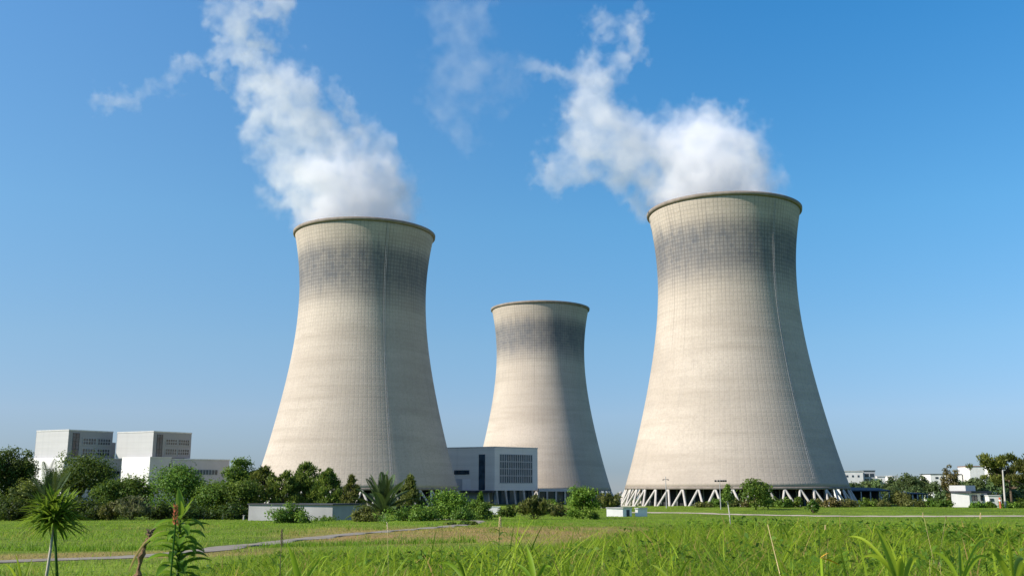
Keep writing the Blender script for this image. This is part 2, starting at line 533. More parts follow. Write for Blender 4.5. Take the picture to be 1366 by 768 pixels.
def tower_meshes():
    zz = np.linspace(0, 112, 75); rr = shell_radius(zz)
    n = 240; a = np.linspace(0, 2 * np.pi, n, endpoint=False)
    th = .9
    prof = [(r, z + LEG) for r, z in zip(rr, zz)] + [(r - th, z + LEG) for r, z in zip(rr[::-1], zz[::-1])]
    prof = np.array(prof); m = len(prof)
    v = np.stack([prof[:, None, 0] * np.cos(a), prof[:, None, 0] * np.sin(a), np.repeat(prof[:, 1:2], n, 1)], -1).reshape(-1, 3)
    i = np.arange(m)[:, None]; j = np.arange(n)[None]
    i2 = (i + 1) % m
    f = np.stack([i * n + j, i * n + (j + 1) % n, i2 * n + (j + 1) % n, i2 * n + j], -1).reshape(-1, 4)
    shell = np_mesh("shell", v, f, None, True)
    def ring(name, prof):
        prof = np.array(prof); m = len(prof)
        v = np.stack([prof[:, None, 0] * np.cos(a), prof[:, None, 0] * np.sin(a), np.repeat(prof[:, 1:2], n, 1)], -1).reshape(-1, 3)
        i = np.arange(m)[:, None]; i2 = (i + 1) % m
        f = np.stack([i * n + j, i * n + (j + 1) % n, i2 * n + (j + 1) % n, i2 * n + j], -1).reshape(-1, 4)
        return np_mesh(name, v, f, None, False)
    R = shell_radius(112); T = LEG + 112
    rim = ring("rim", [(R + .003, T - .6), (R + .75, T - .2), (R + .85, T + .9), (R + .2, T + 1.1), (R - .95, T + 1.1), (R - .95, T + .004), (R - .4, T + .004)])
    R0 = 43.0
    beam = ring("ring_beam", [(R0 + .12, LEG - .75), (R0 + .12, LEG + .12), (R0 - 1.1, LEG + .12), (R0 - 1.1, LEG - .75)])
    basin = ring("basin_wall", [(48.2, -3), (48.2, .35), (47.5, .35), (47.5, -3)])
    fill = ring("light_blocking_fill", [(36, -3), (36.0, LEG - .2), (.5, LEG - .1), (.5, -3)])  # closed fill drum, also added to keep the tower's inside dark
    return shell, rim, beam, basin, fill

T_SHELL, T_RIM, T_BEAM, T_BASIN, T_FILL = tower_meshes()
def leg_mesh(sign):
    b = MB(); N = 44; da = math.pi / N
    a = sign * da
    top = Vector((42.55, 0, LEG - .5)); foot = Vector((46.6 * math.cos(a), 46.6 * math.sin(a), -1.2))
    tan = Vector((0, 1, 0))
    b.tube([top + (foot - top) * t for t in (0, 1)], [.40, .46], 8)
    me = bpy.data.meshes.new("column"); me.from_pydata(b.v, [], b.f); me.materials.append(M['column']); me.update()
    return me
LEGS = [leg_mesh(1), leg_mesh(-1)]
pipe = MB()
for k in range(60):
    a = 2 * math.pi * k / 60 + .013 * math.sin(k * 7)
    r = 36.6
    pipe.tube([(r * math.cos(a), r * math.sin(a), -2), (r * math.cos(a), r * math.sin(a), LEG - .3 - 1.5 * (k % 3 == 0))], .22 + .12 * (k % 4 == 1), 6)
pipe_me = bpy.data.meshes.new("riser_pipes"); pipe_me.from_pydata(pipe.v, [], pipe.f); pipe_me.materials.append(M['fill_light']); pipe_me.update()

def ladder_mesh():
    """a caged ladder that follows the shell from foot to rim, at azimuth 0"""
    b = MB(); zs = np.linspace(3, 111, 112)
    for s in (-.32, .32):
        b.tube([(float(shell_radius(z)) + .5, s, z + LEG) for z in zs], .05, 5)
    for z in np.arange(4, 111, 1.2):
        b.box((float(shell_radius(z)) + .5, 0, z + LEG), (.06, .6, .06))
    me = bpy.data.meshes.new("ladder"); me.from_pydata(b.v, [], b.f); me.materials.append(M['steel']); me.update()
    return me
LADDER = ladder_mesh()

def cooling_tower(x, y, ladder_deg, label, spin, sc=(1, 1)):
    t = thing("cooling_tower", label, "cooling tower", (x, y, gz(x, y)), 0, "hyperboloid cooling towers")
    t.scale = (sc[0], sc[0], sc[1])
    R = math.radians
    for nm, me, mt in (("shell", T_SHELL, 'tower'), ("rim", T_RIM, 'rim'), ("ring_beam", T_BEAM, 'rim'), ("basin_wall", T_BASIN, 'column'), ("light_blocking_fill", T_FILL, 'dark_fill')):
        o = link(nm, me, M[mt], t)
        if nm == "shell": o.rotation_euler.z = R(spin)
    link("riser_pipes", pipe_me, None, t)
    if ladder_deg is not None:
        o = link("ladder", LADDER, None, t); o.rotation_euler.z = R(ladder_deg)
    for k in range(44):
        for me in LEGS:
            c = link("column", me, None, t); c.rotation_euler.z = 2 * math.pi * k / 44 + .05
    return t

cooling_tower(-66.1, 434, -63, "large steaming concrete cooling tower standing behind the left trees", -112, (1, .986))
cooling_tower(18.0, 627, None, "smaller looking distant cooling tower without steam, behind the grey louvred building", -66)
cooling_tower(85.7, 390, -62, "tallest steaming cooling tower on pale zigzag columns beside the white hut", -97, (.977, .965))

# ------------------------------------------------------------------ buildings
def wall_t(K, d, px, z=16.0):
    """how far along the wall from corner K in direction d the pixel column px lies"""
    a = (px - 683.0) / FPX
    cp, sp = math.cos(PITCH), math.sin(PITCH)
    return (a * (cp * K.y + sp * (z - EYE)) - K.x) / (d.x - a * cp * d.y)

class Wall:
    """an upright wall face starting at K running along d; n points outwards"""
    def __init__(s, K, d):
        s.K = Vector((K.x, K.y, 0)); s.d = Vector((d[0], d[1], 0)).normalized()
        n = Vector((s.d.y, -s.d.x, 0))
        if n.dot(s.K) > 0: n = -n
        s.n = n
    def t(s, px, z=16): return wall_t(s.K, s.d, px, z)
    def p(s, t): return s.K + s.d * t
    def box(s, mb, t0, t1, z0, z1, out=.05, inn=.05):
        c = s.K + s.d * ((t0 + t1) / 2) + s.n * ((out - inn) / 2); c.z = (z0 + z1) / 2
        m = Matrix.Rotation(math.atan2(s.d.y, s.d.x), 4, 'Z')
        mb.box(c, (abs(t1 - t0), out + inn, z1 - z0), m)
        return mb

def window(w, t0, t1, z0, z1, parent, nx=3, ny=1, gl='glass', fr='mullion', label=None, fw=.18):
    """a glazed opening set in wall w: panes with a frame and glazing bars standing proud"""
    g = w.box(MB(), t0, t1, z0, z1, .06, .2).build("window", M[gl], parent)
    f = MB()
    lo, hi = min(t0, t1), max(t0, t1)
    w.box(f, lo - fw, hi + fw, z1 + .003, z1 + fw, .16, .1); w.box(f, lo - fw, hi + fw, z0 - fw, z0 - .003, .2, .1)
    for i in range(nx + 1):
        x = lo + (hi - lo) * i / nx
        w.box(f, x - fw / 2, x + fw / 2, z0, z1, .14, .1)
    for j in range(1, ny):
        z = z0 + (z1 - z0) * j / ny
        w.box(f, lo, hi, z - fw / 2, z + fw / 2, .11, .1)
    f.build("frame", M[fr], g)
    if label: g["label"] = label
    return g

def office_block(label, Kpx, Ltop, Rtop, Y, y_top, y_mid, y_low, base_px_l, base_px_r, wing):
    """pale sunlit wall turned left, shade-dark windowed wall turned right, on a lower white plinth block"""
    K = at(Kpx, y_top, Y)
    dl = Vector((-.87, .5, 0)); dr = Vector((.5, .87, 0))
    dl = Vector((-.90, .44, 0)).normalized(); dr = Vector((.62, .78, 0)).normalized()
    zt, zm, z0 = K.z, zof(y_mid, Y), gz(K.x, Y) - .5
    root = thing("office_block", label, "office building", (0, 0, 0), 0, "pale office blocks behind the trees")
    Lw, Rw = Wall(K, dl), Wall(K, dr)
    tl, tr = Lw.t(Ltop, zt - 4), Rw.t(Rtop, zt - 4)
    A = Lw.p(tl); B = Rw.p(tr); C2 = A + dr * tr
    # one block coloured paler on its sunlit side and darker on its shaded sides: two shells meeting at the corner
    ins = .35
    MB().prism([(K + Rw.n * -ins)[:2], B[:2], C2[:2], (A + Rw.n * -ins)[:2]], zm, zt - .02).build("block", M['shaded_clad'], root)
    MB().prism([(K)[:2], (K - Lw.n * .3)[:2], (A - Lw.n * .3)[:2], A[:2]], zm - .01, zt).build("side_wall", M['sunlit_clad'], root)
    q = Rw.box(MB(), .3, tr, zm, zt - .004, 0.0, ins); q.build("front_wall", M['shaded_clad'], root)
    r = MB(); Lw.box(r, -.15, tl + .1, zt, zt + .55, .14, .4); Rw.box(r, .45, tr + .1, zt, zt + .5, .14, .4)
    r.build("coping", M['trim'], root)
    s = Rw.t
    window(Rw, tr * .10, tr * .24, zm + .6, zt - 1.0, root, 2, 6, 'glass_blue', 'roof', "tall dark stair window", .14)
    for (f0, f1) in ((.33, .62), (.66, .95)):
        for (h0, h1) in ((.53, .74), (.14, .36)):
            window(Rw, tr * f0, tr * f1, zm + (zt - zm) * h0, zm + (zt - zm) * h1, root, 5, 2, 'glass', 'mullion')
    # plinth block, its sunward wall again coloured lighter for the sun
    K2 = K + Lw.n * 1.2 + Rw.n * .6
    L2, R2 = Wall(K2, dl), Wall(K2, dr)
    zb = zm - .05
    t2l, t2r = L2.t(base_px_l, zb - 3), R2.t(base_px_r, zb - 3)
    A2, B2 = L2.p(t2l), R2.p(t2r)
    C3 = A2 + dr * t2r
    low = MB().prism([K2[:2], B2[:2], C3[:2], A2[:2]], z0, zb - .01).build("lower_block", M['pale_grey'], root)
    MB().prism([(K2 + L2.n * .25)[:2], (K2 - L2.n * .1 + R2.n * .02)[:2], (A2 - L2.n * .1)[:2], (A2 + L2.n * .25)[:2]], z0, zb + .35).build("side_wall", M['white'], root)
    r = MB(); R2.box(r, -.1, t2r + .2, zb, zb + .45, .2, .6); r.build("coping", M['trim'], root)
    if wing == 'short':
        window(R2, t2r * .62, t2r * .78, zof(633, Y), zof(627, Y), root, 2, 1, 'glass', 'pale_grey')
        window(R2, t2r * .84, t2r * .98, zof(633, Y), zof(627, Y), root, 2, 1, 'glass', 'pale_grey')
        # a step behind the tower block
        e = Rw.box(MB(), tr + .02, tr + 2.2, zm, zt - 4.2, -1.0, 8); e.build("stair_tower", M['shaded_clad'], root)
    else:
        window(R2, t2r * .92, t2r * 1.0 - .3, zof(624, Y), zof(618, Y), root, 2, 1, 'glass', 'roof')
        W0 = R2.p(t2r) - R2.n * .5
        Ww = Wall(W0, Vector((.85, .53, 0)))
        tw = Ww.t(306, 20)
        Ww.box(MB(), .02, tw, z0, zb - .6, 0, 16).build("wing", M['lilac'], root)
        r = MB(); Ww.box(r, 0, tw + .2, zb - .6, zb - .15, .2, 16.2); r.build("coping", M['trim'], root)
        a, b = Ww.t(258, 15), Ww.t(290, 15)
        window(Ww, a, b, zof(632, Y), zof(625.5, Y), root, 8, 1, 'glass', 'mullion')
    return root

office_block("left pale office block with sunlit side wall and low plinth, left of its twin", 92, 48, 150, 420, 574, 611, 640, 37, 162, 'short')
office_block("office block whose long lilac-grey wing stretches right behind the trees", 205, 156, 255, 420, 576, 610, 640, 163, 228, 'long')

def turbine_hall():
    root = thing("louvred_hall", "grey hall with big louvred window between the left and distant cooling towers", "industrial hall")
    K = at(660, 596, 466); K.z = 0
    Rp = Vector((.0253 * 482, 482, 0)); Lp = Vector((-37, 481, 0))
    zt = 28.2; z1 = zof(654, 470) + .1
    L, R = Wall(K, Lp - K), Wall(K, Rp - K)
    tl, tr = (Lp - K).length, (Rp - K).length
    back = [(13.5, 572), (-37, 560)]
    MB().prism([K[:2], Rp[:2], *back, Lp[:2]], z1, zt).build("hall_body", M['hall_clad'], root)
    c = MB(); L.box(c, -.2, tl, zt, zt + .5, .15, .5); R.box(c, .55, tr + .15, zt, zt + .496, .15, .5)
    Rs = Wall(Rp, Vector((13.5 - Rp.x, 572 - 482, 0)))
    c.build("coping", M['trim'], root)
    window(R, R.t(666.5, 22), R.t(710, 22), zof(643.5, 472), zof(606, 472), root, 15, 4, 'glass', 'trim', "large louvred window of four bands", .26)
    window(L, L.t(647, 22), L.t(639, 22), z1 + .3, zof(606, 470), root, 1, 1, 'glass_blue', 'roof', "tall narrow dark window", .1)
    window(L, L.t(626, 18), L.t(606, 18), zof(632, 473), zof(627, 473), root, 3, 1, 'glass_blue', 'roof', None, .1)
    L.box(MB(), L.t(628, 14), L.t(617, 14), z1 + .15, zof(638.5, 473), .08, .1).build("light_patch", M['white'], root)  # white slab in place of a pool of sunlight on the shaded wall
    L.box(MB(), L.t(616.6, 14), L.t(608, 14), z1 + .15, zof(638.5, 473), .07, .1).build("light_patch", M['pale_grey'], root)
    # undercroft: recessed dark glazing behind leaning pillars
    zg = gz(-5, 468) - .6
    L.box(MB(), .5, tl - .5, zg, z1 - .02, -2.5, 4).build("ground_floor", M['pale_grey'], root)
    L.box(MB(), 0.2, L.t(612, 8), z1 - .9, z1 - .02, 1.2, 2.4).build("canopy", M['roof'], root)
    R.box(MB(), .5, tr - .5, zg, z1 - .02, -2.5, 4).build("glazing", M['glass_blue'], root)
    for px in (650, 663, 675, 686.5, 699, 711):
        t = R.t(px, 6) if px > 660 else R.t(660.6, 6)
        if px < 660: p = L.p(L.t(px, 6)) - L.n * .5
        else: p = R.p(t) - R.n * .5
        b = MB(); b.tube([Vector((p.x + .9, p.y, zg)), Vector((p.x, p.y, z1 - .01))], [.42, .52], 8)
        b.build("pillar", M['column'], root)
    return Rp, z1
HALL_R, HALL_Z = turbine_hall()

def walkway():
    root = thing("covered_walkway", "low flat-roofed walkway on thin pale posts in front of the distant tower", "walkway")
    K = HALL_R + Vector((.6, -2, 0)); W = Wall(K, Vector((1, .05, 0)))
    tr = W.t(766, 8); z1 = zof(651, 482); z0 = zof(655, 482)
    W.box(MB(), 0, tr, z0, z1, .3, 7).build("roof", M['trim'], root)
    W.box(MB(), .3, tr - .3, gz(20, 482) - .5, z0 - .02, -3.0, 4).build("back_wall", M['glass_blue'], root)
    for px in (718.5, 730, 742, 754, 764):
        p = W.p(W.t(px, 6)) - W.n * .3
        MB().box((p.x, p.y, (gz(20, 482) - .5 + z0) / 2), (.75, .6, z0 - gz(20, 482) + .48)).build("post", M['column'], root)
walkway()

def low_shed():
    root = thing("flat_shed", "long low grey block shed behind the dark round bush", "shed")
    Y = 178
    K = at(443, 696, Y); zg = gz(K.x, Y) - .6
    L = Wall(K, Vector((-.985, .17, 0))); R = Wall(K, Vector((.86, .5, 0)))
    tl, tr = L.t(332, 7), R.t(487, 7)
    z1 = zof(673, Y)
    A, B = L.p(tl), R.p(tr); C2 = A + (B - K)
    MB().prism([K[:2], B[:2], C2[:2], A[:2]], zg, z1).build("walls", M['block'], root)
    r = MB().prism([(K + L.n * .2 + R.n * .2)[:2], (B + R.n * .2 + R.d * .2)[:2], (C2 + R.d * .2 + L.d * .2)[:2], (A + L.n * .2 + L.d * .2)[:2]], z1 + .002, z1 + .22)
    r.build("roof", M['roof'], root)
low_shed()

def box_thing(name, label, cat, px0, px1, y0, y1, Y, depth, mat, roof=None, rot=0.0, group=None):
    """a plain flat-roofed far building: walls, parapet or roof slab, a strip of windows"""
    a, b = at(px0, y0, Y), at(px1, y0, Y)
    zt = a.z; zb = max(min(zof(y1, Y), zt - 1), gz((a.x + b.x) / 2, Y) - .5) if y1 else gz(a.x, Y) - .5
    zb = gz((a.x + b.x) / 2, Y) - .8
    root = thing(name, label, cat, ((a.x + b.x) / 2, Y, 0), rot, group)
    w = (b.x - a.x)
    MB().box((0, depth / 2, (zt + zb) / 2), (w, depth, zt - zb)).build("walls", M[mat], root)
    MB().box((0, depth / 2, zt + .25), (w + .6, depth + .6, .49)).build("roof", M[roof or 'trim'], root)
    return root, w, zt, zb

def far_windows(root, w, zt, fr, h0, h1):
    for f0, f1 in fr:
        b = MB().box(((f0 + f1) / 2 * w, -.03, zt - (h0 + h1) / 2), ((f1 - f0) * w, .12, h1 - h0))
        b.build("window", M['glass'], root)

r, w, zt, zb = box_thing("white_building", "far white building nearest the right cooling tower's right edge", "building", 1126, 1151, 628.5, 645, 620, 22, 'white')
far_windows(r, w, zt, ((-.4, -.3), (-.1, 0.0), (.2, .3)), 2.2, 3.4)
r, w, zt, zb = box_thing("plant_building", "far grey building with dark openings joined to the white one beside the tower", "building", 1151.5, 1167, 628, 645, 624, 18, 'pale_grey', 'roof')
far_windows(r, w, zt, ((-.4, -.05), (.05, .4)), 1.5, 3.6)
far_windows(r, w, zt, ((-.4, -.05), (.05, .4)), 4.5, 6.4)
box_thing("white_building", "tiny low white building just right of the far grey one", "building", 1170, 1181, 635.5, 645, 640, 12, 'white')
box_thing("white_building", "small white roofline peeping over the far trees, right of the tiny low one", "building", 1190, 1198, 635, 645, 650, 12, 'white', 'trim')
r, w, zt, zb = box_thing("long_building", "long low white building left of the yellowish tree above the treeline", "building", 1241, 1283, 632.5, 642, 700, 18, 'white', 'roof')
far_windows(r, w, zt, ((-.35, -.25), (-.15, -.05), (.05, .15)), 1.6, 3.0)
r, w, zt, zb = box_thing("hilltop_building", "white building with a rusty roof edge highest over the treeline beside the pine", "building", 1293, 1313, 622, 642, 690, 18, 'white', 'rust')
r, w, zt, zb = box_thing("white_building", "white gable fragment showing through the pine branches", "building", 1324, 1331, 619, 642, 700, 14, 'white', 'trim')

def pavilion():
    root = thing("white_pavilion", "small white flat-roofed pavilion with dark eaves and rooftop box", "pavilion")
    Y = 342
    K = at(1294, 672, Y); K = Vector((K.x, Y, 0)); zg = gz(K.x, Y) - .6
    L, R = Wall(K, Vector((-.97, .24, 0))), Wall(K, Vector((.90, .43, 0)))
    tl, tr = L.t(1269, 7), R.t(1317, 7)
    z1 = zof(657.5, Y)
    A, B = L.p(tl), R.p(tr); C2 = A + (B - K)
    MB().prism([K[:2], B[:2], C2[:2], A[:2]], zg, z1).build("walls", M['white'], root)
    o = .9
    MB().prism([(K + L.n * .1 + R.n * o)[:2], (B + R.n * o + R.d * o)[:2], (C2 + R.d * o + L.d * .1)[:2], (A + L.n * .1 + L.d * .1)[:2]], z1 + .003, z1 + .75).build("roof", M['roof'], root)
    q = K - L.n * 1.2 - R.n * 1.0
    MB().prism([q[:2], (q + R.d * tr * .55)[:2], (q + R.d * tr * .55 + L.d * tl * .9)[:2], (q + L.d * tl * .9)[:2]], z1 + .752, zof(647, Y)).build("rooftop_box", M['white'], root)
    window(R, tr * .12, tr * .42, z1 - 2.4, z1 - .7, root, 2, 1, 'glass', 'roof', None, .1)
    window(R, tr * .62, tr * .95, z1 - 2.4, z1 - .7, root, 2, 1, 'glass', 'roof', None, .1)
    an = thing("white_annex", "low white shed right of the pavilion at the foot of the leaning pole", "shed")
    p = at(1319, 668, 341); pe = at(1336, 668, 341); zz = zof(661, 341)
    zg = gz(p.x, 341) - .5
    MB().box(((p.x + pe.x) / 2, 344, (zz + zg) / 2), (pe.x - p.x, 6, zz - zg)).build("walls", M['white'], an)
    MB().box(((p.x + pe.x) / 2, 344, zz + .14), (pe.x - p.x + .4, 6.4, .27)).build("roof", M['trim'], an)
    MB().box(((p.x + pe.x) / 2 - 1.1, 340.95, zz - 1.3), (1.2, .16, 1.0)).build("window", M['glass'], an)
pavilion()

def blue_shed(label, px0, px1, y0, y1, Y, depth):
    root = thing("open_shed", label, "shed")
    a, b = at(px0, y0, Y), at(px1, y0, Y); zt = a.z; ze = zof(y1, Y); zg = gz(a.x, Y) - .5
    c = (a.x + b.x) / 2; w = b.x - a.x
    v = MB().prism([(c - w / 2, Y), (c + w / 2, Y), (c + w / 2, Y + depth), (c - w / 2, Y + depth)], ze, [ze + .5, ze + .35, zt - .4, zt])
    v.build("roof", M['blue_roof'], root)
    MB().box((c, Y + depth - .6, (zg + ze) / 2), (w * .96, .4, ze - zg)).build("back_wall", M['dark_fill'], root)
    for k in range(5):
        MB().box((c - w * .46 + w * .92 * k / 4, Y + .5, (zg + ze) / 2 - .01), (.4, .4, ze - zg)).build("post", M['steel'], root)
blue_shed("open shed with long dark blue roof right of the tall tower", 1134, 1188, 649, 655, 420, 14)
blue_shed("shorter dark blue roofed shed right of the brownish bush", 1210, 1238, 655.5, 659, 410, 10)

def hut(label, px0, px1, pxs, y0, y1, Y, door=True):
    root = thing("white_hut", label, "hut")
    K = at(px1, y1, Y); K = Vector((K.x, Y, 0)); zg = gz(K.x, Y) - .3; z1 = zof(y0, Y)
    L, R = Wall(K, Vector((-.97, .2, 0))), Wall(K, Vector((.86, .5, 0)))
    tl, tr = L.t(px0, 6), R.t(pxs, 6)
    A, B = L.p(tl), R.p(tr); C2 = A + (B - K)
    MB().prism([K[:2], B[:2], C2[:2], A[:2]], zg, z1).build("walls", M['white'], root)
    o = .15
    MB().prism([(K + L.n * o + R.n * o)[:2], (B + R.n * o + R.d * o)[:2], (C2 + R.d * o + L.d * o)[:2], (A + L.n * o + L.d * o)[:2]], z1 + .003, z1 + .2).build("roof", M['trim'], root)
    if door: R.box(MB(), tr * .4, tr * .75, zg + .3, z1 - .35, .04, .1).build("door", M['roof'], root)
hut("white hut with blue-shaded end wall left of the zigzag columns", 809, 831, 842.5, 677.5, 687, 238)
hut("narrow white hut just right of the wider hut's dark doorway", 847, 851, 863, 678, 686.5, 240, False)

def pipe_stay():
    root = thing("inclined_pipe", "pale inclined pipe rising from the huts to the right tower's foot", "pipe")
    a, b = at(802, 679, 335), at(828.5, 656.5, 366)
    c = MB(); c.tube([a - (b - a).normalized() * 2, b], .5, 8); c.build("pipe", M['column'], root)
    m = MB()
    for t in (.2, .5, .8):
        p = a + (b - a) * t; m.tube([Vector((p.x, p.y, gz(p.x, p.y) - .4)), p], .16, 6)
    m.build("support", M['steel'], root)
    ro = thing("sloping_shelter", "dark sloping shelter under the inclined pipe left of the right tower", "shelter")
    p0, p1 = at(800, 679, 352), at(829, 659, 352)
    MB().prism([(p0.x, 350), (p1.x - .5, 350), (p1.x - .5, 362), (p0.x, 362)], [p0.z - .8, p0.z - .4, p0.z - .4, p0.z - .8], [p0.z, p1.z, p1.z, p0.z]).build("roof", M['roof'], ro)
    MB().box(((p0.x + p1.x) / 2, 356, (gz(p0.x, 352) + p0.z - .9) / 2 - .2), (p1.x - p0.x - 1.2, 10, p0.z - .6 - gz(p0.x, 352))).build("walls", M['dark_fill'], ro)
pipe_stay()

def low_wall(name, label, px0, px1, y0, y1, Y, mat):
    a, b = at(px0, y0, Y), at(px1, y0, Y)
    m = MB(); g = gz((a.x + b.x) / 2, Y)
    z0 = min(g - .3, zof(y1, Y))
    m.box(((a.x + b.x) / 2, Y + .6, (a.z + z0) / 2), (b.x - a.x, .5, a.z - z0))
    m.box(((a.x + b.x) / 2, Y + .6, a.z + .06), (b.x - a.x + .2, .7, .115))
    return tag(m.build(name, M[mat]), label, "wall")
low_wall("low_wall", "low white wall in the shrubs below the louvred hall", 628, 667, 675.8, 681, 262, 'white')

# ------------------------------------------------------------------ poles, lamps, posts
def fence_post(px, y0, label, Y=196, w=.16):
    p = on_ground(px, Y); z1 = zof(y0, Y)
    m = MB(); m.tube([(p.x, p.y, p.z - .2), (p.x + .04, p.y, z1)], [w, w * .85], 8)
    m.box((p.x + .04, p.y, z1 + .03), (w * 2.4, w * 2.4, .06))
    return tag(m.build("fence_post", M['column']), label, "fence post", "white fence posts at the wood's edge")
fence_post(199, 683.5, "thin white fence post under the pale round bush")
fence_post(272, 683.5, "thin white fence post right of the flower spike against dark wood")
fence_post(311.5, 681, "thicker white fence post closest to the grey shed", 196, .26)
fence_post(297, 687, "short white stub post between the thin and the thicker fence post")
fence_post(325, 687, "short pale post touching the grey shed's left end", 190)

def mast():
    root = thing("lamp_mast", "slim lamp mast with cross arm before the right tower's lit foot", "lamp")
    Y = 318; p = on_ground(889.5, Y); t = zof(635, Y)
    m = MB(); m.tube([(p.x, Y, p.z - .3), (p.x, Y, t)], [.16, .09], 8); m.build("pole", M['steel'], root)
    m = MB(); m.tube([(p.x - .9, Y, zof(639, Y)), (p.x + .9, Y, zof(639, Y))], .07, 6); m.build("cross_arm", M['roof'], root)
    for s in (-.8, .8):
        MB().box((p.x + s, Y, zof(639, Y) - .16), (.5, .3, .18)).build("lamp_head", M['roof'], root)
    root = thing("floodlight_pole", "pole with a row of dark floodlights above the young staked tree", "lamp")
    Y = 300; p = on_ground(962, Y); t = zof(643, Y)
    m = MB(); m.tube([(p.x, Y, p.z - .3), (p.x, Y, t)], [.16, .1], 8); m.build("pole", M['steel'], root)
    m = MB(); m.tube([at(953, 642, Y), at(969, 641.5, Y)], .06, 6); m.build("cross_arm", M['roof'], root)
    for px in (954.5, 958.5, 962, 965, 968):
        q = at(px, 641, Y); m = MB(); m.box(q, (.55, .4, .42), Matrix.Rotation(.5, 4, 'X')); m.build("lamp_head", M['roof'], root)
    root = thing("leaning_pole", "tall pale leaning lamp pole beside the layered pine", "lamp")
    Y = 317; a = on_ground(1342.5, Y); b = at(1337.5, 627, Y)
    m = MB(); m.tube([a - Vector((0, 0, .3)), b], [.34, .22], 8); m.build("pole", M['column'], root)
    m = MB(); m.tube([b, b + Vector((.55, 0, .15))], [.13, .1], 6); m.box(b + Vector((.35, 0, .1)), (.8, .4, .3)); m.build("lamp_head", M['steel'], root)
    root = thing("signal_post", "short thin grey post with small head left of the pavilion", "post")
    Y = 392; p = on_ground(1272.5, Y); t = zof(651, Y)
    m = MB(); m.tube([(p.x, Y, p.z - .3), (p.x, Y, t)], .14, 6); m.build("pole", M['steel'], root)
    MB().box((p.x - .3, Y, t), (1.3, .4, .3)).build("head", M['steel'], root)
    root = thing("red_white_barrier", "small red and white barrier post at the leaning pole's foot", "barrier")
    Y = 316; p = on_ground(1336, Y)
    m = MB(); m.tube([(p.x, Y, p.z - .2), (p.x, Y, zof(663, Y))], .3, 10); m.build("post", M['red'], root)
    m = MB(); m.tube([(p.x, Y, zof(668, Y)), (p.x, Y, zof(666, Y))], .33, 10); m.build("band", M['white'], root)
mast()
# ------------------------------------------------------------------ trees and bushes
def unit(v):
    return v / np.maximum(np.linalg.norm(v, axis=-1, keepdims=True), 1e-9)

def leaf_quads(c, n, size, rs, aspect=.62, axis=None):
    """diamond leaves at c with normals near n, long way along axis where given"""
    k = len(c)
    n = unit(n)
    r = unit(rs.normal(size=(k, 3)))
    u = unit(np.cross(n, r)) if axis is None else unit(axis)
    n = n if axis is None else unit(np.cross(u, r)); v = np.cross(n, u)
    s = (size * rs.uniform(.6, 1.35, k))[:, None]
    fold = n * s * .18
    a = c - u * s * .5; b = c - v * s * .5 * aspect + fold; d = c + u * s * .5; e = c + v * s * .5 * aspect + fold
    V = np.stack([a, b, d, e], 1).reshape(-1, 3)
    F = np.arange(k * 4).reshape(-1, 4)
    return V, F

def crown_mesh(name, clumps, per, leaf, rs, up=.35, spread=.5, needle=False, flat=1.0):
    """clumps: (x, y, z, r) — leaves gather on the outer part of each clump, loosely"""
    Vs, Ts = [], []
    off = 0; Fs = []
    cen = np.mean([c[:3] for c in clumps], axis=0)
    for cx, cy, cz, r in clumps:
        k = max(int(per * (r ** 2)), 14)
        d = unit(rs.normal(size=(k, 3)))
        rad = r * np.clip(rs.normal(.80, .3, k), .1, 1.75)
        p = np.array([cx, cy, cz]) + d * rad[:, None] * np.array([1, 1, .82 * flat])
        nrm = d * .9 + np.array([0, 0, up]) + rs.normal(size=(k, 3)) * spread
        if needle:                                          # sprays of needles that point up and out
            V, F = leaf_quads(p, nrm, leaf * 1.7, rs, .3, d * .7 + np.array([0, 0, .75]) + rs.normal(size=(k, 3)) * .35)
        else:
            V, F = leaf_quads(p, nrm, leaf, rs)
        tint = np.clip(rs.uniform(.1, .8) + rs.normal(0, .2, k), 0, 1)
        Vs.append(V); Fs.append(F + off); Ts.append(tint); off += len(V)
    T = np.concatenate(Ts)
    return np_mesh(name, np.concatenate(Vs), np.concatenate(Fs), {"tint": T, "dry": np.zeros(len(T))})

SEED = [11]
def new_rs():
    SEED[0] += 1
    return np.random.default_rng(SEED[0])

def trunk_mesh(H, r, limbs, rs, lean=0.0, n=8):
    b = MB()
    top = Vector((lean * H, 0, H))
    pts = [Vector((0, 0, -.3)), Vector((rs.normal(0, .02) * H + lean * H * .3, rs.normal(0, .02) * H, H * .35)), Vector((lean * H * .7, rs.normal(0, .02) * H, H * .7)), top]
    b.tube(pts, [r * 1.25, r, r * .7, r * .25], n)
    for (t, tip, rr) in limbs:
        i = min(int(t * 3), 2); f = t * 3 - i
        s = pts[i].lerp(pts[i + 1], f)
        tip = Vector(tip); mid = s.lerp(tip, .5) + Vector((0, 0, -.04 * H))
        b.tube([s, mid, tip], [rr, rr * .7, rr * .25], 6)
    return b

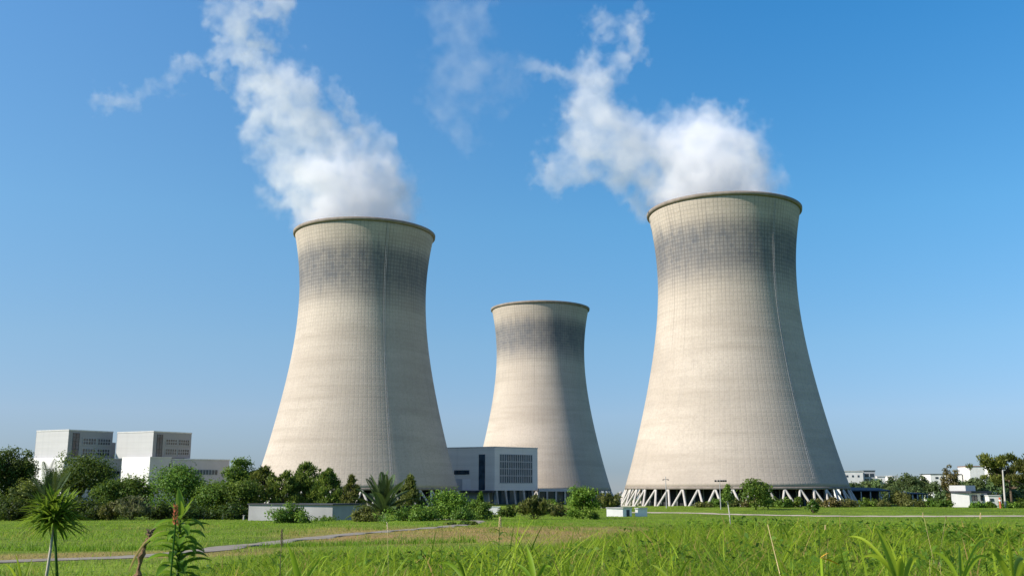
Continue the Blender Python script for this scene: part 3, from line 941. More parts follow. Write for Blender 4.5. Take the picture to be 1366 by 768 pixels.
def tree(px, ytop, hw, Y, kind, label, group=None, leafs=None, bark='bark', base=None, ybot=None, dens=1.0, name=None):
    rs = new_rs()
    p = on_ground(px, Y) if base is None else base
    H = max(zof(ytop, Y) - p.z, .4); W = hw * Y * .985 / FPX
    px_m = Y / 1328 * 1.334                                 # one render pixel in metres
    leaf = max(px_m * 2.1, .16)
    nm = name or {'broad': 'broadleaf_tree', 'round': 'broadleaf_tree', 'pine': 'pine_tree', 'bush': 'bush', 'feather': 'bush', 'far': 'broadleaf_tree', 'ragged': 'broadleaf_tree', 'cone': 'conifer_tree', 'layer': 'pine_tree'}[kind]
    t = thing(nm, label, 'bush' if nm == 'bush' else 'tree', p, 0, group)
    clumps = []; limbs = []
    if kind in ('broad', 'round', 'far', 'ragged'):
        n = {'broad': 26, 'round': 24, 'far': 12, 'ragged': 24}[kind]
        cz, sz = .56 * H, .40 * H
        for i in range(n):
            d = unit(rs.normal(size=3)); 
            if d[2] < -.5: d[2] *= -.6
            q = rs.uniform(.55, .86 if kind == 'round' else 1.0)
            r = W * rs.uniform(.26, .42) if kind != 'ragged' else W * rs.uniform(.18, .36)
            x, y, z = d[0] * W * q * .82, d[1] * W * q * .8, cz + d[2] * sz * q
            clumps.append((x, y, z, r))
        clumps.append((0, 0, H - W * .24, W * .26)); clumps.append((rs.normal(0, .2) * W, 0, cz, W * .5))
        for i in range(5): clumps.append((rs.uniform(-.75, .75) * W, rs.uniform(-.5, .3) * W, H * rs.uniform(.14, .3), W * rs.uniform(.26, .36)))
        for c in clumps[:7]: limbs.append((rs.uniform(.3, .8), c[:3], .018 * H))
    elif kind in ('pine', 'cone'):
        n = 30
        for i in range(n):
            f = (i + .5) / n
            z = H * (.12 + .84 * f)
            rad = W * ((1 - f) ** (.75 if kind == 'cone' else .5)) * rs.uniform(.45, 1.0)
            a = i * 2.4 + rs.uniform(-.5, .5)
            r = W * (rs.uniform(.20, .34) * (1.1 - .55 * f))
            clumps.append((math.cos(a) * rad, math.sin(a) * rad * .9, z, r))
            if i % 3 == 0: limbs.append((min(f, .95), (math.cos(a) * rad, math.sin(a) * rad * .9, z), .012 * H))
        if kind == 'pine':                                   # leaders that poke out of the crown
            for i in range(5):
                x = rs.uniform(-.7, .7) * W; h = H * rs.uniform(.72, .97)
                for k in range(4): clumps.append((x + rs.normal(0, .05) * W, rs.normal(0, .2) * W, h - .06 * H * k, W * (.07 + .05 * k)))
        for k in range(3): clumps.append((rs.normal(0, .03) * W, 0, H * (.985 - .045 * k), W * (.06 + .06 * k)))
    elif kind == 'layer':                                    # flat tiers on long bare limbs
        for i in range(16):
            f = rs.uniform(.45, 1.0); a = rs.uniform(0, 2 * math.pi); rad = W * rs.uniform(.15, 1.0) * (1.15 - .5 * f)
            x, y, z = math.cos(a) * rad, math.sin(a) * rad * .7, H * f * .95
            for k in range(5): clumps.append((x + rs.normal(0, .14) * W, y + rs.normal(0, .12) * W, z + rs.normal(0, .02) * H + abs(rs.normal(0, .03)) * H, W * rs.uniform(.08, .16)))
            limbs.append((min(f * .85, .95), (x, y, z - .02 * H), .016 * H))
    elif kind == 'bush':
        n = 20
        for i in range(n):
            a = rs.uniform(0, 2 * math.pi); q = math.sqrt(rs.uniform(0, 1)) * .78
            top = H * (1 - .55 * q * q) - W * .2
            z = rs.uniform(.12 * H, max(top, .2 * H))
            clumps.append((math.cos(a) * q * W, math.sin(a) * q * W * .85, z, W * rs.uniform(.2, .34)))
        clumps.append((rs.normal(0, .1) * W, 0, H - W * .24, W * .25))
        for c in clumps[:6]: limbs.append((.2, c[:3], .02 * H))
    elif kind == 'feather':
        for i in range(70):
            a = rs.uniform(0, 2 * math.pi); e = rs.uniform(.25, 1.5); L = rs.uniform(.55, 1.0)
            x, y, z = math.cos(a) * math.cos(e) * W * L, math.sin(a) * math.cos(e) * W * L * .9, H * (.12 + .84 * math.sin(e) * L)
            for k in (.55, .78, 1.0):
                clumps.append((x * k, y * k, .06 * H + z * k * .96, W * .10 * (1.25 - .5 * k)))
            if i % 5 == 0: limbs.append((.05, (x * .8, y * .8, z * .8), .012 * H))
    if ybot is not None:
        zb = zof(ybot, Y) - p.z
        clumps = [c for c in clumps if c[2] > zb]
        limbs = [l for l in limbs if l[1][2] > zb]
    tot = sum(c[3] ** 2 for c in clumps)
    want = min(max(30 * W * H / leaf ** 2 * dens, 600), 16000)
    if kind == 'layer': want *= .55
    if kind in ('far',): want = min(want, 4500)
    me = crown_mesh("crown", clumps, want / tot, leaf, rs, .35, .5, kind in ('pine', 'cone', 'layer', 'feather'))
    mt = leafs or {'broad': 'leaf_mid', 'round': 'leaf_bright', 'far': 'leaf_far', 'pine': 'leaf_pine', 'bush': 'leaf_mid', 'feather': 'leaf_olive', 'ragged': 'leaf_mid', 'cone': 'leaf_pine', 'layer': 'leaf_pine'}[kind]
    tb = trunk_mesh(H * (.78 if kind not in ('pine', 'cone') else .93) if kind not in ('bush', 'feather') else H * .45, max(.022 * H, .07), limbs, rs)
    tb.build("trunk" if nm != 'bush' else "stems", M[bark], t, smooth=True)
    link("crown" if nm != 'bush' else "foliage", me, M[mt], t)
    return t

# the wood at the left, from the frame's edge to the tower
WOOD = "trees of the wood below the office blocks"
tree(-52, 600, 50, 215, 'broad', "dark broad tree cut by the frame's edge beyond the airy-topped one", WOOD, 'leaf_dark')
tree(8, 594, 40, 222, 'ragged', "tall dark tree with an airy ragged top at the wood's outer end", WOOD, 'leaf_dark')
tree(36, 640, 30, 205, 'broad', "low olive-green tree under the airy-topped dark one", WOOD, 'leaf_pine')
tree(104, 606, 47, 220, 'broad', "large dark dense tree in front of the first office block", WOOD, 'leaf_dark')
tree(146, 640, 30, 212, 'broad', "dark low tree filling the gap between the two office blocks", WOOD, 'leaf_dark')
tree(177, 634, 34, 216, 'broad', "mid green tree below the second office block's bright wall", WOOD, 'leaf_mid')
tree(240, 622, 50, 210, 'round', "broad bright green tree rising against the lilac wing", WOOD, 'leaf_mid')
tree(283, 640, 34, 205, 'broad', "rounded green tree right of the bright broad one", WOOD, 'leaf_mid')
tree(316, 610, 27, 225, 'ragged', "tall bright topped tree at the end of the lilac wing", WOOD, 'leaf_mid')
tree(322, 640, 36, 204, 'broad', "bushy green tree standing right above the grey shed's left end", WOOD, 'leaf_mid')
tree(350, 622, 26, 214, 'pine', "dark pointed pine at the tower's sunlit left foot", WOOD)
tree(378, 628, 26, 208, 'pine', "shorter loose-crowned pine behind the dark round bush", WOOD)
tree(405, 616, 33, 212, 'pine', "broad many-topped pine, highest over the grey shed", WOOD)
tree(437, 624, 26, 208, 'pine', "brownish green pine above the grey shed's corner", WOOD)
tree(467, 633, 18, 206, 'cone', "small pointed yellow-green conifer left of the palm", WOOD, 'leaf_olive')
tree(546, 633, 21, 204, 'cone', "feathery pale conifer right of the palm", WOOD, 'leaf_olive')
tree(62, 664, 32, 196, 'bush', "dark undergrowth bush below the broad-leaved palm", None, 'leaf_shaded')
tree(12, 660, 36, 196, 'bush', "dark bush filling the foot of the airy-topped tree", None, 'leaf_shaded')
tree(118, 664, 36, 196, 'bush', "dark shaded bush at the foot of the large dense tree", None, 'leaf_shaded')
tree(148, 668, 20, 192, 'bush', "small olive bush left of the pale round one", None, 'leaf_olive')
tree(176, 659, 31, 190, 'feather', "pale grey-green round bush in front of the dark wood", None, 'leaf_pale')
tree(262, 668, 34, 196, 'bush', "dark shady bush under the bright broad tree", None, 'leaf_shaded')
tree(215, 668, 26, 196, 'bush', "dark green bush between the pale bush and the bright tree", None, 'leaf_shaded')
tree(308, 668, 30, 196, 'bush', "dark bush beside the grey shed's left end", None, 'leaf_shaded')

# shrubs round the shed and the path
tree(388, 667, 34, 150, 'bush', "dark glossy spreading bush standing before the grey shed", None, 'leaf_mid')
tree(436, 688, 22, 168, 'bush', "low green shrub against the shed's lit wall", None, 'leaf_mid')
tree(489, 671, 24, 160, 'bush', "olive brown bush at the shed's shaded end", None, 'leaf_olive')
tree(556, 670, 34, 166, 'bush', "dark green bush right of the yellow-green sapling", None, 'leaf_mid')
tree(600, 655, 36, 176, 'round', "bright leafy shrub hiding the left tower's last columns", None, 'leaf_bright', name='bush')
tree(634, 664, 24, 186, 'bush', "green bush with reddish tips left of the low white wall", None, 'leaf_mid')
tree(617, 676, 20, 168, 'bush', "dark little bush beneath the bright leafy shrub", None, 'leaf_dark')
tree(641, 656, 9, 245, 'cone', "slim young conifer before the hall's dark tall window", None, 'leaf_mid')
tree(630, 668, 40, 300, 'bush', "wide olive shrub belt under the hall's canopy", None, 'leaf_olive')
tree(652, 680, 14, 208, 'bush', "low yellow-green shrub in front of the white wall", None, 'leaf_bright')
tree(677, 672, 14, 214, 'bush', "dark rounded shrub right of the low white wall", None, 'leaf_dark')
tree(712, 660, 31, 190, 'feather', "large feathery olive brown bush below the louvred window", None, 'leaf_olive')
tree(748, 669, 18, 232, 'bush', "brownish bush between the feathery one and the bright round tree", None, 'leaf_olive')
tree(735, 664, 16, 260, 'bush', "green bush peeping over the feathery one's right shoulder", None, 'leaf_mid')
tree(778, 648, 25, 196, 'round', "bright green round tree between the distant and the right tower", None, 'leaf_bright')
tree(787, 676, 14, 188, 'bush', "pale green shrub at the bright round tree's foot", None, 'leaf_bright')
tree(812, 655, 22, 300, 'feather', "loose olive shrub over the sloping shelter", None, 'leaf_olive')
for px, yt, hw, lb in ((600, 695, 9, "small clipped dark clump by the path, left of two others"), (618, 694.5, 8, "small clipped dark clump by the path, between two others"), (630, 694, 9, "small clipped dark clump by the path, nearest the white wall")):
    tree(px, yt, hw, 128, 'bush', lb, "dark clumps beside the path", 'leaf_dark')

# in front of the right tower
tree(1009, 639, 25, 296, 'round', "dark green round tree in front of the right tower's columns", None, 'leaf_mid')
HEDGE = "shrubs in the belt before the right tower"
hedge = [(938, 668, 14, 'leaf_olive', "olive shrub, first of the belt from the huts"), (958, 664, 16, 'leaf_mid', "green shrub of the belt behind the staked tree"),
         (982, 663, 15, 'leaf_olive', "reddish olive shrub of the belt left of the dark round tree"), (1001, 664, 13, 'leaf_brown', "brownish shrub under the dark round tree"),
         (1026, 660, 15, 'leaf_dark', "dark shrub at the dark round tree's right edge"), (1048, 662, 15, 'leaf_mid', "green shrub of the belt, second right of the dark round tree"),
         (1066, 662, 14, 'leaf_mid', "mid green shrub of the belt left of the small dark bush"), (1092, 664, 15, 'leaf_olive', "olive shrub of the belt behind the small dark bush"),
         (1113, 661, 15, 'leaf_brown', "taller reddish shrub of the belt near the tower's last columns"), (1132, 664, 15, 'leaf_olive', "yellowish shrub at the foot of the tower's right edge"),
         (1156, 663, 17, 'leaf_mid', "green shrub in front of the long blue-roofed shed"), (1177, 664, 14, 'leaf_olive', "olive shrub left of the big brownish bush"),
         (1222, 664, 14, 'leaf_olive', "low olive shrub before the shorter blue-roofed shed"), (1243, 663, 15, 'leaf_mid', "green shrub midway between brownish bush and pavilion"),
         (1262, 665, 13, 'leaf_dark', "dark shrub touching the pavilion's left corner"), (1306, 668, 13, 'leaf_mid', "clipped green shrub before the pavilion's windows"),
         (1322, 668, 10, 'leaf_mid', "small green shrub below the white annex"), (1345, 668, 15, 'leaf_bright', "bright low shrub at the leaning pole's foot"), (1368, 664, 16, 'leaf_dark', "dark shrub beneath the layered pine")]
for k, (px, yt, hw, lf, lb) in enumerate(hedge):
    tree(px, yt, hw, 322 + (k * 5) % 12 if px < 1140 else (318 + (k * 5) % 12 if px > 1290 else 340 + (k * 5) % 14), 'bush', lb, HEDGE, lf)
tree(1202, 653, 21, 372, 'bush', "large rounded brownish green bush between the two blue-roofed sheds", None, 'leaf_olive')
tree(1085, 665, 9, 268, 'bush', "small dark bush alone on the grass by the road", None, 'leaf_dark')

# the far treeline at the right
FAR = "trees of the far treeline"
far = [(1143, 643, 14, 560, "far tree right at the tall tower's lower right edge"), (1158, 641, 14, 600, "far tree under the grey plant building"), (1176, 638, 13, 590, "far tree below the tiny low white building"),
       (1192, 634, 15, 560, "bluish far tree left of the tallest of the treeline"), (1214, 630, 19, 540, "tallest far tree, above the brownish bush"), (1234, 633, 16, 560, "far tree right of the tallest, under the long building's left end"),
       (1252, 640, 14, 520, "darker far tree left of the yellowish thin tree"), (1262, 652, 13, 470, "low far tree at the yellowish thin tree's foot"), (1283, 641, 15, 600, "far tree right of the yellowish thin tree"), (1300, 637, 16, 620, "far tree under the rusty-edged hilltop building"),
       (1317, 633, 15, 610, "far tree above the pavilion's roof end"), (1333, 636, 15, 590, "far tree left of the leaning pole's top"), (1356, 634, 17, 600, "far tree behind the layered pine's trunk"), (1376, 630, 20, 600, "far tree at the frame's edge behind the pine"),
       (1224, 647, 16, 480, "low far tree directly above the shorter blue roof"), (1190, 648, 13, 500, "low far tree above the long blue roof's end"), (1312, 650, 16, 470, "near green tree just behind the pavilion's right eaves"), (1352, 652, 15, 450, "rounded green tree behind the leaning pole")]
for px, yt, hw, Y, lb in far:
    tree(px, yt, hw, Y, 'far', lb, FAR)
tree(1272, 618, 13, 364, 'ragged', "thin yellowish brown tree above the pavilion's left end", None, 'leaf_brown', dens=.5)
tree(1352, 603, 42, 330, 'layer', "brownish layered pine with a leaning trunk at the frame's edge", None, 'leaf_pine')
tree(1385, 607, 38, 322, 'layer', "olive second pine mostly cut by the frame's edge", None, 'leaf_olive')
# far woodland beyond and between everything, left of and behind the towers
for px, yt, hw, Y, lb in ((20, 612, 26, 520, "far bluish tree between the airy tree and the first office block"), (33, 606, 7, 500, "slim dark far tree at the first office block's left edge"),
                          (-30, 618, 30, 540, "far tree at the frame's edge over the dark wood")):
    tree(px, yt, hw, Y, 'far', lb, "far trees beside the office blocks", 'leaf_dark')

# ------------------------------------------------------------------ palms and hand-made plants
def leaf_strip(base, d, L, w, droop, rs, fold=.25, n=7, up=Vector((0, 0, 1)), tipw=0.0, broad=.35):
    """one lanceolate leaf: three vertices across, bending under its weight; returns verts, quads"""
    d = Vector(d).normalized()
    side = d.cross(up)
    if side.length < .05: side = d.cross(Vector((1, .3, 0)))
    side.normalize()
    p = Vector(base); V = []; cur = d.copy()
    for i in range(n + 1):
        t = i / n
        ww = w * (min(t / broad, 1) ** .6) * (1 - max(0, (t - broad) / (1 - broad)) ** 1.8 * (1 - tipw)) if i else w * .18
        nrm = side.cross(cur).normalized()
        V += [p - side * ww * .5 + nrm * ww * fold, p.copy(), p + side * ww * .5 + nrm * ww * fold]
        cur = (cur + Vector((0, 0, -droop / n))).normalized()
        p = p + cur * (L / n)
    F = []
    for i in range(n):
        for k in (0, 1):
            a = i * 3 + k
            F.append((a, a + 1, a + 4, a + 3))
    return V, F

def leaves_mesh(name, specs, mat, parent, rs, tint=(.2, .8), dry=0.0):
    V = []; F = []; T = []
    for sp in specs:
        v, f = leaf_strip(*sp[0:5], rs, **(sp[5] if len(sp) > 5 else {}))
        b = len(V); V += [tuple(q) for q in v]; F += [tuple(b + i for i in q) for q in f]
        T += [rs.uniform(*tint)] * len(f)
    me = np_mesh(name, V, F, {"tint": T, "dry": np.full(len(T), dry)}, True)
    return link(name, me, M[mat], parent)

def palm(px, Y, ytop, hw, label, nf, elev, leafw, trunk_h, upright=.8):
    rs = new_rs()
    p = on_ground(px, Y); H = zof(ytop, Y) - p.z; W = hw * Y / FPX
    root = thing("palm_tree", label, "palm", p)
    tb = MB(); tb.tube([(0, 0, -.3), (.05, 0, trunk_h * .5), (0, .05, trunk_h)], [.34, .3, .26], 10); tb.build("trunk", M['bark'], root, True)
    L = max(H - trunk_h, W)
    for k in range(nf):
        a = k * 2.39996; e = elev[0] + (elev[1] - elev[0]) * ((k + .5) / nf)
        dirv = Vector((math.cos(a) * math.cos(e), math.sin(a) * math.cos(e), math.sin(e)))
        Lk = L * rs.uniform(.9, 1.08) * (1.0 if e > .8 else .92)
        # rachis
        pts = []; cur = dirv.copy(); q = Vector((0, 0, trunk_h)); n = 12
        dr = (1.15 - .6 * e) * rs.uniform(.7, 1.2)
        for i in range(n + 1):
            pts.append(q.copy()); cur = (cur + Vector((0, 0, -dr / n))).normalized(); q = q + cur * (Lk / n)
        rb = MB(); rb.tube(pts, [.055 * (1 - .8 * i / n) for i in range(n + 1)], 5)
        V = list(rb.v); F = [f for f in rb.f if len(f) == 4]; 
        for i in range(1, n * 4):
            t = i / (n * 4); j = min(int(t * n), n - 1); c = pts[j].lerp(pts[j + 1], t * n - j)
            tg = (pts[j + 1] - pts[j]).normalized(); sd = tg.cross(Vector((0, 0, 1)))
            if sd.length < .05: sd = Vector((1, 0, 0))
            sd.normalize(); nn = sd.cross(tg)
            ll = Lk * .2 * math.sin(math.pi * min(t * .85 + .15, 1)) ** .6
            for s in (-1, 1):
                tip = c + (sd * s * .8 + tg * .65 + nn * .3).normalized() * ll
                m = c.lerp(tip, .45) + nn * .03
                b = len(V)
                V += [tuple(c), tuple(m - tg * leafw), tuple(tip), tuple(m + tg * leafw)]
                F.append((b, b + 1, b + 2, b + 3))
        T = [rs.uniform(.1, .9)] * len(F)
        link("frond", np_mesh("frond", V, F, {"tint": T, "dry": np.zeros(len(F))}), M['leaf_palm'], root)
    return root
palm(511, 172, 630, 33, "palm with stiff upright fronds beside the grey shed", 30, (.15, 1.5), .10, 1.0)
palm(64, 200, 616, 24, "broad-leaved palm with upright fronds before the dark wood", 20, (.55, 1.5), .075, 2.2)

def staked_tree():
    rs = new_rs(); Y = 118
    root = thing("young_tree", "young tree with thin white trunk standing on the grass beside the road", "tree")
    p = on_ground(974.5, Y); t = at(970, 664, Y)
    b = MB(); b.tube([p - Vector((0, 0, .2)), p.lerp(t, .5) + Vector((.03, 0, 0)), t, at(969, 656, Y)], [.075, .065, .06, .03], 8); b.build("trunk", M['column'], root, True)
    cl = []
    for k in range(12):
        f = k / 11; q = at(970.5 + rs.uniform(-6, 6) * (1 - .7 * f), 666 - 19 * f, Y)
        cl.append((q.x, q.y + rs.normal(0, .25), q.z, .46 * (1.1 - .5 * f)))
    link("crown", crown_mesh("crown", cl, 620, .2, rs), M['leaf_mid'], root)
staked_tree()

def sapling():
    rs = new_rs(); Y = 118
    root = thing("young_tree", "tiny yellow-green sapling on a thin pale stem beside the path", "tree")
    Y = 92; p = on_ground(540, Y); t = at(516, 696, Y); p = on_ground(518, Y)
    b = MB(); b.tube([p - Vector((0, 0, .2)), t], [.05, .035], 6); b.build("trunk", M['pale_bark'], root, True)
    cl = [(t.x + rs.normal(0, .5), t.y + rs.normal(0, .4), t.z + abs(rs.normal(0, .42)) + .1, .32) for k in range(12)]
    link("crown", crown_mesh("crown", cl, 190, .16, rs), M['leaf_bright'], root)
sapling()

def seedling():
    """two thin stems carrying one spreading head of narrow leaves"""
    rs = new_rs(); Y = 10.5
    root = thing("young_palm", "young palm-like plant on two thin stems beyond the foreground grass", "plant")
    c = at(71, 700, Y)
    for a, z in ((58, 760), (83, 752)):
        f = at(a, z, Y + .15); f.z = gz(f.x, f.y) - .05
        b = MB(); b.tube([f, f.lerp(c, .5) + Vector((.012, 0, 0)), c + Vector((0, .02, .02))], [.020, .015, .011], 7); b.build("stem", M['pale_bark'] if a < 70 else M['leaf_weed'], root, True)
    heads = [(c + Vector((0, 0, .03)), 70, .40), (at(62, 690, Y), 50, .36), (at(80, 690, Y + .1), 50, .36), (at(71, 680, Y), 50, .33), (at(72, 670, Y), 30, .22)]
    sp = []
    for (h, n, L) in heads:
        for k in range(n):
            a = k * 2.4 + rs.uniform(-.3, .3); e = rs.uniform(-.35, 1.25)
            d = Vector((math.cos(a) * math.cos(e), math.sin(a) * math.cos(e), math.sin(e)))
            sp.append((h, d, L * rs.uniform(.7, 1.1), .038, rs.uniform(.3, .9), dict(n=6)))
    leaves_mesh("leaves", sp, 'leaf_weed', root, rs, (.2, 1.0))
    link("shoot_foliage", crown_mesh("shoot_foliage", [tuple(at(71, 664, Y)) + (.07,), tuple(at(72, 659, Y)) + (.06,)], 6000, .035, rs), M['leaf_olive'], root)
seedling()

def tall_weed():
    rs = new_rs(); Y = 3.3
    root = thing("leafy_weed", "tall leafy weed with drooping leaves, red flower spike and bright upright tip", "weed")
    base = at(243, 700, Y); base = Vector((base.x - .01, Y, gz(base.x, Y) - .02)); top = at(240, 694, Y)
    pts = [base, base.lerp(top, .5) + Vector((.012, 0, 0)), top]
    b = MB(); b.tube(pts, [.007, .006, .004], 8); b.build("stem", M['leaf_weed'], root, True)
    def P(t): return pts[0].lerp(pts[1], t * 2) if t < .5 else pts[1].lerp(pts[2], t * 2 - 1)
    sp = []
    for k in range(84):
        t = .50 + .5 * k / 83; a = k * 2.39996 + .4
        e = .55 + .2 * t
        L = rs.uniform(.10, .15) * (1.05 - .3 * t); 
        d = Vector((math.cos(a) * math.cos(e), math.sin(a) * math.cos(e), math.sin(e)))
        sp.append((P(t), d, L, L * .34, rs.uniform(1.0, 2.1), dict(n=8, broad=.42)))
    leaves_mesh("leaves", sp, 'leaf_weed', root, rs, (.2, .95))
    sp = []
    for a, e, L in ((.3, 1.15, .085), (2.2, 1.3, .115), (3.6, 1.1, .08), (5.0, .95, .09), (1.2, .9, .07), (4.2, 1.4, .06)):
        d = Vector((math.cos(a) * math.cos(e), math.sin(a) * math.cos(e), math.sin(e)))
        sp.append((top, d, L, L * .26, .35, dict(n=8)))
    leaves_mesh("tip_leaves", sp, 'leaf_weed', root, rs, (.6, 1.0))
    # the reddish flower spike beside it
    s = MB(); q = at(234, 700, Y - .1); t = at(234.5, 674, Y - .1); q2 = base + Vector((-.02, -.05, 0))
    s.tube([q2, q, t], [.003, .0028, .0018], 6); s.build("spike_stem", M['leaf_weed'], root)
    f = MB()
    for k in range(34):
        u = k / 33; c = q.lerp(t, u) ; a = k * 2.4; r = .0055 * (1.1 - .5 * u)
        c = c + Vector((math.cos(a) * r, math.sin(a) * r, 0))
        f.tube([c, c + Vector((math.cos(a) * .004, math.sin(a) * .004, .006))], [.0024, .001], 5)
    f.build("flower_spike", M['red'], root)
tall_weed()

def dry_leaf():
    rs = new_rs(); Y = 3.4
    root = thing("dried_stalk", "curled brown dried stalk with a pale arching blade beside the tall leafy weed", "dead plant")
    a = at(181, 775, Y); base = Vector((a.x - .01, Y, gz(a.x, Y) - .02)); b1 = at(186, 745, Y); b2 = at(195, 722, Y); b3 = at(201, 711, Y)
    ctrl = [base, a, b1 + Vector((.004, 0, 0)), b2, b3]
    pts = []; rad = []
    for k in range(25):
        u = k / 24 * 4; q = min(int(u), 3); pts.append(ctrl[q].lerp(ctrl[q + 1], u - q) + Vector((rs.normal(0, .0022), rs.normal(0, .002), 0)))
        rad.append((.0085 + .003 * math.sin(k * 1.1)) * rs.uniform(.75, 1.25) * (.8 if k > 16 else 1))
    m = MB(); m.tube(pts, rad, 8); m.build("stalk", M['dry'], root)
    m = MB()
    for k in range(14):
        an = k * 2.4; c = b3 + Vector((math.cos(an) * .006, math.sin(an) * .006, -.012 + .0017 * k))
        m.tube([c, c + Vector((math.cos(an) * .010, math.sin(an) * .006, .006))], [.005, .002], 5)
    m.build("seed_head", M['bark'], root)
    sp = [(at(172, 762, Y - .1), Vector((.25, 0, 1)), .20, .009, 1.9, dict(n=12, broad=.2, up=Vector((.2, 1, .3))))]
    leaves_mesh("pale_blade", sp, 'grass', root, rs, (.8, 1.0), .85)
dry_leaf()

def arc_blade(p0, p1, p2, w, rs, n=14, fold=.22, face=None):
    """a long blade along the curve p0-p1-p2, widest low down, creased along the middle"""
    face = face or Vector((rs.uniform(-.6, .6), -1, rs.uniform(-.2, .5)))
    V = []; F = []
    for i in range(n + 1):
        t = i / n
        p = p0 * (1 - t) ** 2 + p1 * 2 * t * (1 - t) + p2 * t * t
        tg = ((p1 - p0) * (1 - t) + (p2 - p1) * t).normalized()
        sd = tg.cross(face).normalized(); nn = sd.cross(tg)
        ww = w * (.55 + .45 * min(t / .3, 1)) * (1 - max(0, (t - .3) / .7) ** 1.7)
        V += [tuple(p - sd * ww * .5 + nn * ww * fold), tuple(p), tuple(p + sd * ww * .5 + nn * ww * fold)]
    for i in range(n):
        for k in (0, 1):
            a = i * 3 + k; F.append((a, a + 1, a + 4, a + 3))
    return V, F

def broad_blades(px, py, Y, specs, label, name="grass_plant", cat="grass plant", dry=0.0, tint=(.4, .9)):
    """a grass plant whose long broad blades leave a stem: specs = (px tip, y tip, bend, width)"""
    rs = new_rs()
    root = thing(name, label, cat)
    j = at(px, py, Y); g = Vector((j.x + .02, Y + .02, gz(j.x, Y) - .02))
    b = MB(); b.tube([g, g.lerp(j, .5), j], [.006, .005, .004], 6); b.build("stem", M['leaf_weed'], root, True)
    V = []; F = []; T = []
    for (tx, ty, bend, w) in specs:
        tip = at(tx, ty, Y + rs.uniform(-.2, .2)); s0 = j + Vector((0, 0, -.02 * rs.uniform(0, 2)))
        m = s0.lerp(tip, .5) + Vector((0, 0, (tip - s0).length * (.15 + .55 * bend)))
        v, f = arc_blade(s0, m, tip, w, rs)
        c = len(V); V += v; F += [tuple(c + i for i in q) for q in f]; T += [rs.uniform(*tint)] * len(f)
    link("blades", np_mesh("blades", V, F, {"tint": T, "dry": np.full(len(T), dry)}, True), M['grass'], root)
    return root
broad_blades(1200, 778, 3.6, [(1168, 702, .05, .034), (1206, 752, 1.3, .03), (1128, 716, .5, .014), (1240, 752, .9, .02), (1148, 745, .8, .018)], "clump of broad upright grass blades right of the withered yellow leaf")
broad_blades(1282, 776, 4.2, [(1279, 724, .05, .026), (1330, 722, .6, .014), (1240, 738, .7, .016), (1326, 750, .9, .018)], "grass clump with one pale broad blade and arching thin ones", tint=(.7, 1.0))
broad_blades(1352, 780, 3.7, [(1343, 708, .05, .014), (1392, 728, .5, .022), (1312, 738, .9, .020), (1368, 748, .5, .03)], "grass clump cut by the frame's edge at the meadow's near corner")
broad_blades(402, 780, 4.2, [(383, 725, .05, .024), (428, 750, .35, .014), (440, 742, .3, .010)], "grass clump with wide pale blades right of the dark seed stem")
broad_blades(626, 780, 4.4, [(600, 738, .15, .016), (584, 752, .35, .018), (640, 756, .5, .014)], "grass clump with dark folded blade left of the yellow seed stalk", tint=(.0, .3))
broad_blades(714, 778, 4.0, [(702, 727, .05, .022), (688, 752, .3, .016), (736, 757, .45, .018)], "broad-bladed grass clump right of the yellow seed stalk", tint=(.3, .9))
broad_blades(900, 778, 3.8, [(868, 752, .1, .018), (925, 744, .2, .012)], "grass clump with one long low blade in the meadow's middle")
broad_blades(30, 782, 4.0, [(4, 752, .3, .010), (44, 744, .2, .010), (20, 738, .1, .009)], "thin grass clump in the meadow's corner below the young palm")

def withered():
    rs = new_rs(); Y = 3.5
    root = thing("withered_blade", "grass blade with withered yellow tip hanging near the bottom edge", "grass blade")
    b0 = at(1092, 775, Y); base = Vector((b0.x, Y, gz(b0.x, Y))); k = at(1094, 744, Y)
    leaves_mesh("blade", [(base, (k - base), (k - base).length, .02, .0, dict(n=8, tipw=.7))], 'grass', root, rs, (.8, 1))
    sp = [(k, at(1124, 750, Y) - k, .075, .018, .3, dict(n=8)), (k, at(1106, 735, Y) - k, .04, .008, .2, dict(n=5))]
    V = []; F = []
    for s in sp:
        v, f = leaf_strip(*s[:5], rs, **s[5]); b = len(V); V += [tuple(q) for q in v]; F += [tuple(b + i for i in q) for q in f]
    link("withered_tip", np_mesh("withered_tip", V, F, None, True), M['yellow'], root)
withered()

def stalk(px0, y0, px1, y1, Y, label, mat, head=None, hy=None, r=.004, leaves=0, mid=(0, 0)):
    rs = new_rs(); r = r * .55
    root = thing("seed_stalk", label, "plant stalk")
    b0 = at(px0, y0, Y); base = Vector((b0.x, Y, gz(b0.x, Y) - .02)); t = at(px1, y1, Y)
    m = base.lerp(t, .6) + Vector((mid[0], 0, mid[1]))
    b = MB(); b.tube([base, b0.lerp(m, .5), m, t], [r * 1.2, r, r * .9, r * .5], 6); b.build("stem", M[mat], root, True)
    if head:
        f = MB(); h0 = at(px1 + (px0 - px1) * .2 if hy is None else px1, hy or y1 + 12, Y)
        for k in range(40):
            u = k / 39; c = h0.lerp(t, u); a = k * 2.4; rr = r * 1.9 * (1.1 - .7 * u)
            c = c + Vector((math.cos(a) * rr, math.sin(a) * rr, 0))
            f.tube([c, c + Vector((math.cos(a) * rr * .6, math.sin(a) * rr * .6, r * 2.2))], [r * .9, r * .3], 5)
        f.build("seed_head", M[head], root)
    if leaves:
        sp = []
        for k in range(leaves):
            u = .35 + .6 * k / leaves; a = k * 2.4; q = b0.lerp(m, u * 1.6) if u < .6 else m.lerp(t, (u - .6) / .4)
            d = Vector((math.cos(a) * .8, math.sin(a) * .8, .75))
            sp.append((q, d, rs.uniform(.05, .09), .014, 1.2, dict(n=6)))
        leaves_mesh("leaves", sp, 'leaf_weed', root, rs, (.2, .8))
    return root
